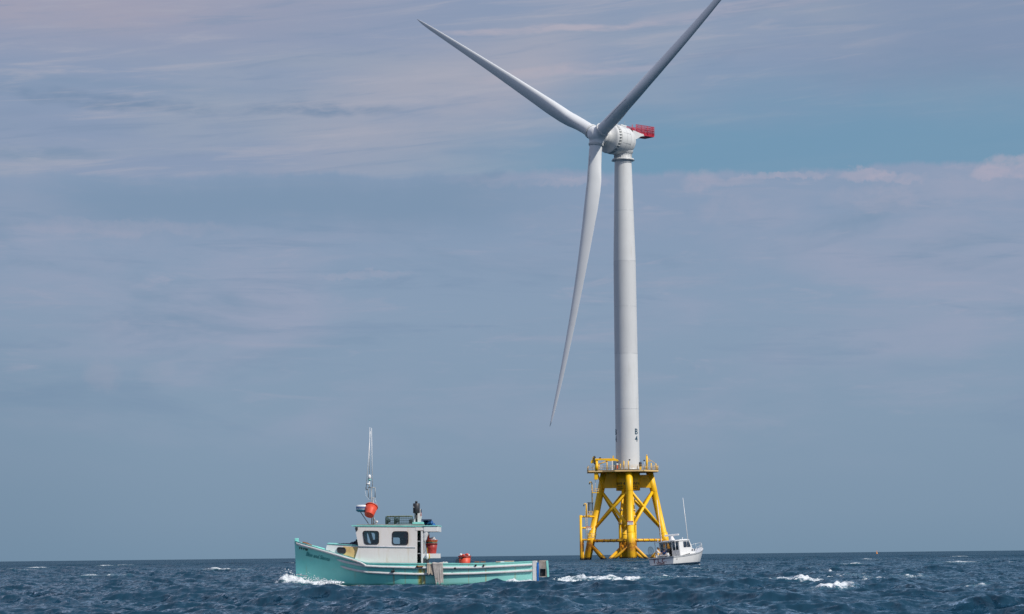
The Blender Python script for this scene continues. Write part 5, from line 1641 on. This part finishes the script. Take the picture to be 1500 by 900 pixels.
b = MB(); rows = []
for i in range(41):
    s_ = i / 40; sh = interp(s_, s2, sh2); r_ = []
    for j in range(14):
        z_ = lerp(sh, -.5, j / 13); r_.append((hx2(s_, z_), -h2(s_, z_), z_))
    rows.append(r_ + [(p[0], -p[1], p[2]) for p in r_[::-1]])
b.grid(rows, True); b.add(rows[0], [list(range(28))]); b.build('hull', M_W, sb)
# antifouling band, sheer stripe, rub rail
for nm_, zf_, wd_, m_ in (('antifouling', lambda s_: .02, .22, M_NVY), ('sheer_stripe', lambda s_: interp(s_, s2, sh2) - .13, .05, M_NVY), ('rub_rail', lambda s_: interp(s_, s2, sh2) - .02, .07, M_STEEL)):
    b = MB(); rw = []
    for i in range(41):
        s_ = i / 40; zc = zf_(s_); th_ = .025
        rw.append([(hx2(s_, zc + wd_ / 2), -h2(s_, zc + wd_ / 2) - .004, zc + wd_ / 2), (hx2(s_, zc), -h2(s_, zc) - th_, zc), (hx2(s_, zc - wd_ / 2), -h2(s_, zc - wd_ / 2) - .004, zc - wd_ / 2)])
    b.grid(rw, True)
    b.grid([[(p[0], -p[1], p[2]) for p in r_] for r_ in rw], True)
    zc = zf_(0); w0_ = h2(0, zc)
    b.box((-.012, 0, zc), (.03, 2 * w0_, wd_)); b.build(nm_, m_, sb)
# letters on the transom
for s_, sz, yc, zc in (('T.L.C.', .62, .20, .36), ('PT. JUDITH', .17, .10, .18)):
    text('transom_lettering', s_, sz, lambda a, b_, d, yc=yc, zc=zc: Vector((-.03 - max(0, d), yc - a, zc + b_)), mat('letter_maroon', (.12, .015, .04), .5), sb, bold=.012, extrude=.004, spacing=1.15, align='CENTER')
# deck: foredeck + coaming + cockpit sole
b = MB(); rw = []
for i in range(21):
    s_ = lerp(.48, .995, i / 20); sh = interp(s_, s2, sh2) + .01; w_ = h2(s_, sh); rw.append([(hx2(s_, sh), -w_, sh), (hx2(s_, sh), 0, sh + .08), (hx2(s_, sh), w_, sh)])
b.grid(rw, True); b.build('foredeck', M_W, sb)
b = MB()
for sg in (-1, 1):
    rw = []
    for i in range(16):
        s_ = lerp(0, .5, i / 15); sh = interp(s_, s2, sh2) + .01; w_ = h2(s_, sh); x_ = hx2(s_, sh)
        rw.append([(x_, sg * w_, sh), (x_, sg * (w_ - .28), sh), (x_, sg * (w_ - .28), .3)])
    b.grid(rw, False)
b.box((.14, 0, .93), (.28, 2 * 1.6, .04)); b.box((.27, 0, .62), (.03, 2.7, .6)); b.build('gunwale', M_W, sb)
b = MB(); b.box((2.4, 0, .3), (4.4, 2.9, .04)); b.build('cockpit_sole', M_W, sb)
# trunk cabin (forward, sloping)
b = MB(); rw = []
for (x_, hw_, zt_) in ((4.3, 1.28, 1.95), (4.6, 1.25, 1.93), (5.6, 1.08, 1.78), (6.6, .80, 1.62), (7.2, .55, 1.58)):
    s_ = x_ / LB; zb__ = interp(s_, s2, sh2) + .0
    rw.append([(x_, -hw_ - .06, zb__), (x_, -hw_ + .05, zt_ - .06), (x_, -hw_ * .5, zt_ + .04), (x_, 0, zt_ + .07), (x_, hw_ * .5, zt_ + .04), (x_, hw_ - .05, zt_ - .06), (x_, hw_ + .06, zb__)])
b.grid(rw, True); b.add(rw[-1], [list(range(7))]); b.build('trunk_cabin', M_W, sb)
# pilothouse sides with openings
zr = 2.62
for sg in (-1, 1):
    outer = [(2.1, .95), (4.6, 1.2), (4.95, 1.9), (4.45, zr), (2.1, zr)]
    holes = [rounded([(3.02, 1.88), (3.72, 1.88), (3.72, 2.5), (3.02, 2.5)], .07), rounded([(3.84, 1.88), (4.62, 1.88), (4.35, 2.5), (3.84, 2.5)], .07)]
    plate('house_side', outer, holes, .05, lambda a, b_, d, sg=sg: Vector((a, sg * 1.28 + d, b_)), M_W, sb)
    for k_2, hh_ in enumerate(holes):
        b = MB(); b.add([(a, sg * 1.28, c_) for a, c_ in hh_], [list(range(len(hh_)))]); w_ = b.build('side_window', M_GLASSL, sb, recalc=False)
        b = MB(); b.path([(a, sg * 1.315, c_) for a, c_ in hh_ + [hh_[0]]], .022, 5); b.build('window_frame', M_NVY, w_)
# windscreen
plate('windscreen_frame', [(-1.26, 0), (1.26, 0), (1.26, 1), (-1.26, 1)], [rounded([(a0, .12), (a0 + .75, .12), (a0 + .75, .88), (a0, .88)], .05) for a0 in (-1.18, -.375, .43)], .04,
      lambda a, b_, d: Vector((lerp(4.93, 4.43, b_) + d, a, lerp(1.9, zr, b_))), M_W, sb)
for a0 in (-1.18, -.375, .43):
    b = MB(); b.add([(lerp(4.93, 4.43, v), y_, lerp(1.9, zr, v)) for y_, v in ((a0, .12), (a0 + .75, .12), (a0 + .75, .88), (a0, .88))], [[0, 1, 2, 3]]); b.build('windscreen_pane', M_GLASSL, sb, recalc=False)
# after bulkhead: starboard door bay and windows
plate('after_bulkhead', [(-1.26, .34), (1.26, .34), (1.26, zr), (-1.26, zr)],
      [rounded([(-1.14, 1.62), (-.42, 1.62), (-.42, 2.5), (-1.14, 2.5)], .04), rounded([(-.28, .38), (.42, .38), (.42, 2.5), (-.28, 2.5)], .04), rounded([(.52, 1.35), (1.16, 1.35), (1.16, 2.5), (.52, 2.5)], .04)], .05,
      lambda a, b_, d: Vector((2.1 + d, a, b_)), M_W, sb)
for y0_, y1_, z0_ in ((-1.14, -.42, 1.62), (.52, 1.16, 1.35)):
    b = MB(); b.add([(2.1, y0_, z0_), (2.1, y1_, z0_), (2.1, y1_, 2.5), (2.1, y0_, 2.5)], [[0, 1, 2, 3]]); b.build('after_window', M_GLASSL, sb, recalc=False)
b = MB(); b.box((3.6, .5, 1.1), (.5, .5, 1.3), None, .08); b.build('helm_seat', M_DARK, sb)
b = MB(); b.box((4.2, -.5, 1.3), (.5, 1.3, .9), None, .06); b.build('helm_console', M_DARK, sb)
# hard top over cockpit and house
b = MB(); b.prism(rounded([(1.05, -1.38), (4.5, -1.38), (4.5, 1.38), (1.05, 1.38)], .2), 'z', zr, zr + .09); b.build('hard_top', M_W, sb)
b = MB(); b.prism(rounded([(2.6, -1.15), (4.35, -1.15), (4.35, 1.15), (2.6, 1.15)], .2), 'z', zr + .09, zr + .16); b.build('roof_moulding', M_W, sb)
for sg in (-1, 1):
    b = MB(); b.tube((1.15, sg * 1.3, .95), (1.15, sg * 1.3, zr), .04, n=8); b.build('top_post', M_STEEL, sb)
# radar, aerials
b = MB(); b.lathe([(0, 0), (.34, 0), (.30, .12), (.20, .2), (.20, .36), (.16, .44), (0, .46)], (2.9, 0, zr + .16), n=24); r_ = b.build('radar_pedestal', M_W, sb)
b = MB(); b.box((0, 0, 0), (.22, 1.75, .20), None, .06)
ro = b.build('radar_bar', M_W, r_); ro.location = (2.9, 0, zr + .72); ro.rotation_euler = (0, 0, radians(6))
for (x_, y_, tx, ty) in ((2.2, 1.0, -.05, .05), (4.35, -1.2, -.08, .10)):
    b = MB(); b.path([(x_, y_, zr), (x_ + tx * .35, y_ + ty * .35, zr + 1.7), (x_ + tx, y_ + ty, zr + 4.8)], [.05, .042, .03], 6); wa = b.build('whip_aerial', M_WHITEC, sb)
    b = MB(); b.tube((x_ + tx * .35, y_ + ty * .35, zr + 1.62), (x_ + tx * .36, y_ + ty * .36, zr + 1.78), .04, n=6); b.build('ferrule', M_DARK, wa)
for (x_, y_) in ((1.2, .9), (4.2, -.6)):
    b = MB(); b.tube((x_, y_, zr + .09), (x_, y_, zr + .28), .03); b.lathe([(0, 0), (.06, .01), (.07, .06), (0, .12)], (x_, y_, zr + .28), n=10); b.build('anchor_light', M_W, sb)
# bow rail
b = MB(); pts = []
for s_ in (.60, .72, .84, .94, .985):
    sh = interp(s_, s2, sh2); pts.append((hx2(s_, sh) - .05, -(h2(s_, sh) - .10), sh + .60 + (.0 if s_ > .65 else -.0)))
ptl = [(pts[0][0] - .35, pts[0][1], pts[0][2] - .6)] + pts
full = ptl + [(p[0], -p[1], p[2]) for p in ptl[::-1]]
b.path(full, .022, 6)
b.build('bow_rail', M_STEEL, sb)
for p in pts[1:]:
    for sg in (1, -1):
        b = MB(); b.tube((p[0], sg * p[1], p[2]), (p[0] + .05, sg * p[1], p[2] - .60), .018, n=6); b.build('rail_stanchion', M_STEEL, sb)
for x_ in (5.1, 5.9):
    b = MB(); b.lathe([(0, 0), (.10, 0), (.12, .03), (0, .03)], (x_, -(1.22 if x_ < 5.5 else 1.05), 1.52), (.1, -1, .1), 14); b.build('deck_port', M_BLACK, sb)
b = MB(); b.lathe([(0, 0), (.05, 0), (.06, .03), (0, .03)], (.7, -1.6, .62), (0, -1, 0), 12); b.build('hull_fitting', M_BLACK, sb)
# cooler / leaning bench in the cockpit
SBM = Matrix.Translation(sb.location) @ Matrix.Rotation(SB_ROT[2], 4, 'Z') @ Matrix.Rotation(SB_ROT[1], 4, 'Y') @ Matrix.Rotation(SB_ROT[0], 4, 'X')


def sw(x, y, z_): return SBM @ Vector((x, y, z_))


t = thing('bait_bench', 'white framed bench standing in the cockpit of the white boat', 'bench', sw(.75, .05, .32), SB_ROT)
b = MB(); b.box((0, 0, .80), (.45, 1.35, .07), None, .01); b.build('bench_top', M_W, t)
b = MB(); b.box((.05, 0, .54), (.35, 1.25, .36), None, .02); b.build('bench_bin', M_NVY, t)
for yy in (-.62, -.1, .62):
    b = MB(); b.box((-.17, yy, .39), (.07, .07, .78)); b.build('bench_leg', M_W, t)
b = MB(); b.box((-.05, -.50, .95), (.3, .25, .22), None, .03); b.build('bait_box', M_W, t)


# ---- people
def skin_obj(name, verts, edges, radii, m_, parent, sub=1, root=0):
    me_ = bpy.data.meshes.new(name); me_.from_pydata(verts, edges, []); me_.materials.append(m_)
    o = bpy.data.objects.new(name, me_); COL.objects.link(o); o.parent = parent
    sk = o.modifiers.new('skin', 'SKIN'); sk.use_smooth_shade = True
    me_.skin_vertices.new() if not me_.skin_vertices else None
    for i, r_ in enumerate(radii): me_.skin_vertices[0].data[i].radius = r_ if isinstance(r_, tuple) else (r_, r_)
    me_.skin_vertices[0].data[root].use_root = True
    sd_ = o.modifiers.new('sub', 'SUBSURF'); sd_.levels = sub; sd_.render_levels = sub
    return o


M_SKIN = mat('skin', (.48, .27, .19), .55, var=.05)
M_SHIRTW = mat('oilskin_cream', (.66, .64, .60), .6, var=.08, vscale=6)
M_SHIRTB = mat('shirt_blue', (.015, .08, .26), .8, var=.15, vscale=6)
M_SHORTS = mat('shorts_khaki', (.30, .26, .20), .8)
M_HAIRD = mat('hair_dark', (.03, .022, .018), .7)
M_HAIRG = mat('hair_grey', (.42, .40, .38), .7)


def person(label, loc, yaw, J, top_m, leg_m, hair_m, sleeve=1.0):
    """J: joint dictionary in the person's own frame (x forward, y left, z up)"""
    p_ = thing('person', label, 'person', loc, (0, 0, yaw))
    names = ['pelvis', 'belly', 'chest', 'neck', 'jaw', 'skull', 'crown']
    vs_ = [J[n] for n in names]; rs = [(.15, .11), (.14, .11), (.17, .12), .055, (.062, .07), (.078, .095), (.055, .07)]
    es = [(i, i + 1) for i in range(6)]
    def chain(start, pts, rr_):
        i0 = start
        for q_, r_ in zip(pts, rr_):
            vs_.append(q_); rs.append(r_); es.append((i0, len(vs_) - 1)); i0 = len(vs_) - 1
        return i0
    for sd_ in ('l', 'r'):
        h_ = chain(2, [J['sh_' + sd_], J['el_' + sd_], J['wr_' + sd_], J['ha_' + sd_]], [.062, .045, .032, (.038, .026)])
        a_, w_ = Vector(J['ha_' + sd_]), Vector(J['wr_' + sd_]); f_ = (a_ - w_).normalized(); s_ = f_.cross(Vector((0, 0, 1))).normalized(); n_ = s_.cross(f_)
        for k, ln in enumerate((.075, .085, .08, .062)):
            base = a_ + s_ * (-.03 + .02 * k) + f_ * .01
            chain(h_, [tuple(base + f_ * ln * .45), tuple(base + f_ * ln * .75 - n_ * .03)], [.009, .008])
        chain(h_, [tuple(a_ + s_ * -.05 - f_ * .01), tuple(a_ + s_ * -.06 + f_ * .03 - n_ * .02)], [.011, .009])
    for sd_ in ('l', 'r'):
        chain(0, [J['hip_' + sd_], J['kn_' + sd_], J['an_' + sd_], J['to_' + sd_]], [.09, .062, .042, (.045, .03)])
    skin_obj('body', vs_, es, rs, M_SKIN, p_, 1, 0)
    # clothes: shirt or smock, and trousers, a little larger than the body
    vs2 = [J['pelvis'], J['belly'], J['chest'], tuple(Vector(J['chest']).lerp(Vector(J['neck']), .75))]; rs2 = [(.175, .14), (.165, .135), (.195, .145), .075]; es2 = [(0, 1), (1, 2), (2, 3)]
    for sd_ in ('l', 'r'):
        e_ = Vector(J['el_' + sd_]).lerp(Vector(J['wr_' + sd_]), max(0, sleeve - .5) * 2 * .9); s0 = Vector(J['sh_' + sd_])
        vs2 += [J['sh_' + sd_], J['el_' + sd_] if sleeve > .5 else tuple(s0.lerp(Vector(J['el_' + sd_]), .7))]; rs2 += [.082, .065]; n_ = len(vs2); es2 += [(2, n_ - 2), (n_ - 2, n_ - 1)]
        if sleeve > .5: vs2.append(tuple(e_)); rs2.append(.05); es2.append((n_ - 1, n_))
    skin_obj('smock' if sleeve > .5 else 'shirt', vs2, es2, rs2, top_m, p_, 1, 0)
    vs3 = [J['pelvis']]; rs3 = [(.17, .135)]; es3 = []
    for sd_ in ('l', 'r'):
        i0 = 0
        for q_, r_ in ((J['hip_' + sd_], .105), (J['kn_' + sd_], .08), (tuple(Vector(J['kn_' + sd_]).lerp(Vector(J['an_' + sd_]), .85)), .065)):
            vs3.append(q_); rs3.append(r_); es3.append((i0, len(vs3) - 1)); i0 = len(vs3) - 1
    skin_obj('trousers', vs3, es3, rs3, leg_m, p_, 1, 0)
    sk, cr_, jw = Vector(J['skull']), Vector(J['crown']), Vector(J['jaw'])
    up_ = (cr_ - jw).normalized(); fwd = Vector(J.get('face', (1, 0, 0))).normalized(); fwd = (fwd - up_ * fwd.dot(up_)).normalized(); lft = up_.cross(fwd)
    b = MB(); b.lathe([(.112, -.015), (.115, .03), (.10, .08), (.06, .115), (.001, .125)], sk - fwd * .022, up_, 16); b.build('hair', hair_m, p_)
    for sg in (-1, 1):
        b = MB(); c_ = sk + fwd * .092 + lft * sg * .033 - up_ * .012; b.lathe([(0, .012), (.009, .008), (.012, 0), (.009, -.008), (0, -.012)], c_, fwd, 8); b.build('eye', M_DARK, p_)
        b = MB(); c_ = sk + lft * sg * .088 - up_ * .02; b.lathe([(0, 0), (.02, 0), (.026, .012), (0, .016)], c_, lft * sg, 8); b.build('ear', M_SKIN, p_)
    b = MB(); b.path([sk + fwd * .085 + up_ * .0, sk + fwd * .122 - up_ * .04, sk + fwd * .09 - up_ * .05], [.010, .016, .010], 6); b.build('nose', M_SKIN, p_)
    b = MB(); b.path([sk + fwd * .092 - up_ * .075 - lft * .025, sk + fwd * .10 - up_ * .075, sk + fwd * .092 - up_ * .075 + lft * .025], .006, 5); b.build('mouth', mat('lips', (.30, .10, .09), .5), p_)
    return p_


# standing angler at the port corner, turned to the right, hands forward over the rail
J1 = dict(pelvis=(0, 0, .98), belly=(.02, 0, 1.16), chest=(.07, 0, 1.38), neck=(.12, 0, 1.55), jaw=(.15, 0, 1.62), skull=(.16, 0, 1.70), crown=(.15, 0, 1.77),
          sh_l=(.08, .19, 1.45), el_l=(.28, .25, 1.24), wr_l=(.50, .17, 1.20), ha_l=(.58, .15, 1.20), sh_r=(.08, -.19, 1.45), el_r=(.26, -.25, 1.22), wr_r=(.48, -.15, 1.12), ha_r=(.56, -.13, 1.11),
          hip_l=(0, .10, .92), kn_l=(.04, .12, .50), an_l=(-.02, .13, .09), to_l=(.14, .14, .04), hip_r=(0, -.10, .92), kn_r=(.04, -.12, .50), an_r=(-.02, -.13, .09), to_r=(.14, -.14, .04), face=(1, 0, -.15))
w_ = sw(.62, .98, .30)
pr_ = person('person in long white smock standing at the left corner of the cockpit, hands forward', w_, radians(-12), J1, M_SHIRTW, M_SHIRTW, M_HAIRD, 1.0)
# person in blue sitting / leaning behind the bench, facing the camera
J2 = dict(pelvis=(0, 0, .62), belly=(.04, 0, .80), chest=(.07, 0, 1.03), neck=(.08, 0, 1.21), jaw=(.10, 0, 1.28), skull=(.11, 0, 1.36), crown=(.10, 0, 1.43),
          sh_l=(.07, .21, 1.10), el_l=(.16, .32, .84), wr_l=(.36, .26, .72), ha_l=(.44, .22, .72), sh_r=(.07, -.21, 1.10), el_r=(.16, -.34, .86), wr_r=(.33, -.36, .68), ha_r=(.40, -.35, .66),
          hip_l=(0, .11, .58), kn_l=(.42, .16, .55), an_l=(.42, .16, .09), to_l=(.56, .17, .04), hip_r=(0, -.11, .58), kn_r=(.42, -.14, .55), an_r=(.42, -.14, .09), to_r=(.56, -.15, .04), face=(1, 0, 0))
person('grey-haired person in a dark blue shirt sitting in the cockpit behind the white bench', sw(1.45, .38, .52), radians(-115), J2, M_SHIRTB, M_SHORTS, M_HAIRG, .4)
t = thing('cockpit_chair', 'low pedestal chair under the person in blue', 'chair', sw(1.48, .38, .32), SB_ROT)
b = MB(); b.box((0, 0, .60), (.46, .46, .08), None, .03); b.build('seat', M_W, t)
b = MB(); b.tube((0, 0, 0), (0, 0, .56), .05, n=10); b.build('pedestal', M_STEEL, t)
b = MB(); b.box((.25, 0, .82), (.06, .44, .36), None, .02); b.build('backrest', M_W, t)
# landing net standing upright in a holder at the port quarter
w_ = sw(.22, 1.35, .90); t = thing('landing_net', 'dark landing net standing upright at the left corner of the white boat', 'landing net', w_, (0, radians(-4), 0))
b = MB(); b.tube((0, 0, 0), (0, 0, .45), .022, n=6); b.build('net_handle', M_DARK, t)
hoop = [(.30 * sin(a_) - .02, .04 * sin(a_ * 2), .87 - .45 * cos(a_)) for a_ in [2 * pi * i / 24 for i in range(25)]]
b = MB(); b.path(hoop, .022, 6); b.build('net_hoop', M_DARK, t)
b = MB()
for i in range(-4, 5):
    xx = i * .065; hh_ = .45 * sqrt(max(0, 1 - (xx / .30) ** 2)); b.path([(xx - .02, 0, .87 - hh_), (xx * .7 - .02, .15, .87), (xx - .02, 0, .87 + hh_)], .006, 4, False)
for i in range(-5, 6):
    zz = i * .08; ww = .30 * sqrt(max(0, 1 - (zz / .45) ** 2)); b.path([(-ww - .02, 0, .87 + zz), (-.02, .16, .87 + zz), (ww - .02, 0, .87 + zz)], .006, 4, False)
b.build('net_mesh', M_DARK, t)

# ================================================================== BUOY
p = at(1284.4, 810, 1900)
t = thing('marker_buoy', 'tiny orange marker buoy far off on the horizon right of the boats', 'buoy', (p.x, 1900, -.2))
M_BUOY = mat('buoy_orange', (.75, .28, .05), .5)
b = MB(); b.lathe([(0, 0), (.62, 0), (.68, .3), (.62, .75), (.3, .9), (0, .9)], n=20); b.build('float_body', M_BUOY, t)
b = MB(); b.lathe([(.45, .85), (.16, 2.1), (.0, 2.1)], n=12); b.build('tower_frame', M_BUOY, t)
b = MB(); b.lathe([(0, 2.1), (.24, 2.12), (.28, 2.5), (.1, 2.75), (0, 2.8)], n=12); b.build('lantern', M_BUOY, t)

# ------------------------------------------------------------------ separate pieces become parts of their own
SPLIT = {'section_joint', 'wind_mast', 'hoist_winch', 'deck_joist', 'landing_beam', 'brace_collar', 'leg_weld_ring', 'tube_clamp', 'anchor_light', 'deck_port', 'platform_arm', 'edge_beam', 'inner_funnel', 'cable_tube', 'slew_housing', 'winch', 'corner_post', 'gunwale', 'antenna_stalk'}
for o in [o for o in scene.objects if o.type == 'MESH' and o.name.split('.')[0] in SPLIT]:
    me0 = o.data; n = len(me0.vertices); par = list(range(n))

    def find(a):
        while par[a] != a: par[a] = par[par[a]]; a = par[a]
        return a
    for e in me0.edges:
        a, c_ = find(e.vertices[0]), find(e.vertices[1])
        if a != c_: par[a] = c_
    gr = {}
    for f_ in me0.polygons: gr.setdefault(find(f_.vertices[0]), []).append(f_)
    if len(gr) < 2: continue
    nm = o.name.split('.')[0]; pa = o.parent; mm = me0.materials[0]
    for fs in gr.values():
        idm = {}; vs_ = []; ff = []
        for f_ in fs:
            q = []
            for vi in f_.vertices:
                if vi not in idm: idm[vi] = len(vs_); vs_.append(me0.vertices[vi].co.copy())
                q.append(idm[vi])
            ff.append(q)
        m2 = bpy.data.meshes.new(nm); m2.from_pydata([tuple(v) for v in vs_], [], ff); m2.materials.append(mm)
        m2.polygons.foreach_set('use_smooth', [f_.use_smooth for f_ in fs])
        o2 = bpy.data.objects.new(nm, m2); COL.objects.link(o2); o2.parent = pa; o2.matrix_basis = o.matrix_basis.copy()
    bpy.data.objects.remove(o)

# ------------------------------------------------------------------ render economy
cy = scene.cycles
cy.max_bounces = 6; cy.diffuse_bounces = 2; cy.glossy_bounces = 3; cy.transmission_bounces = 3; cy.transparent_max_bounces = 8
cy.caustics_reflective = False; cy.caustics_refractive = False
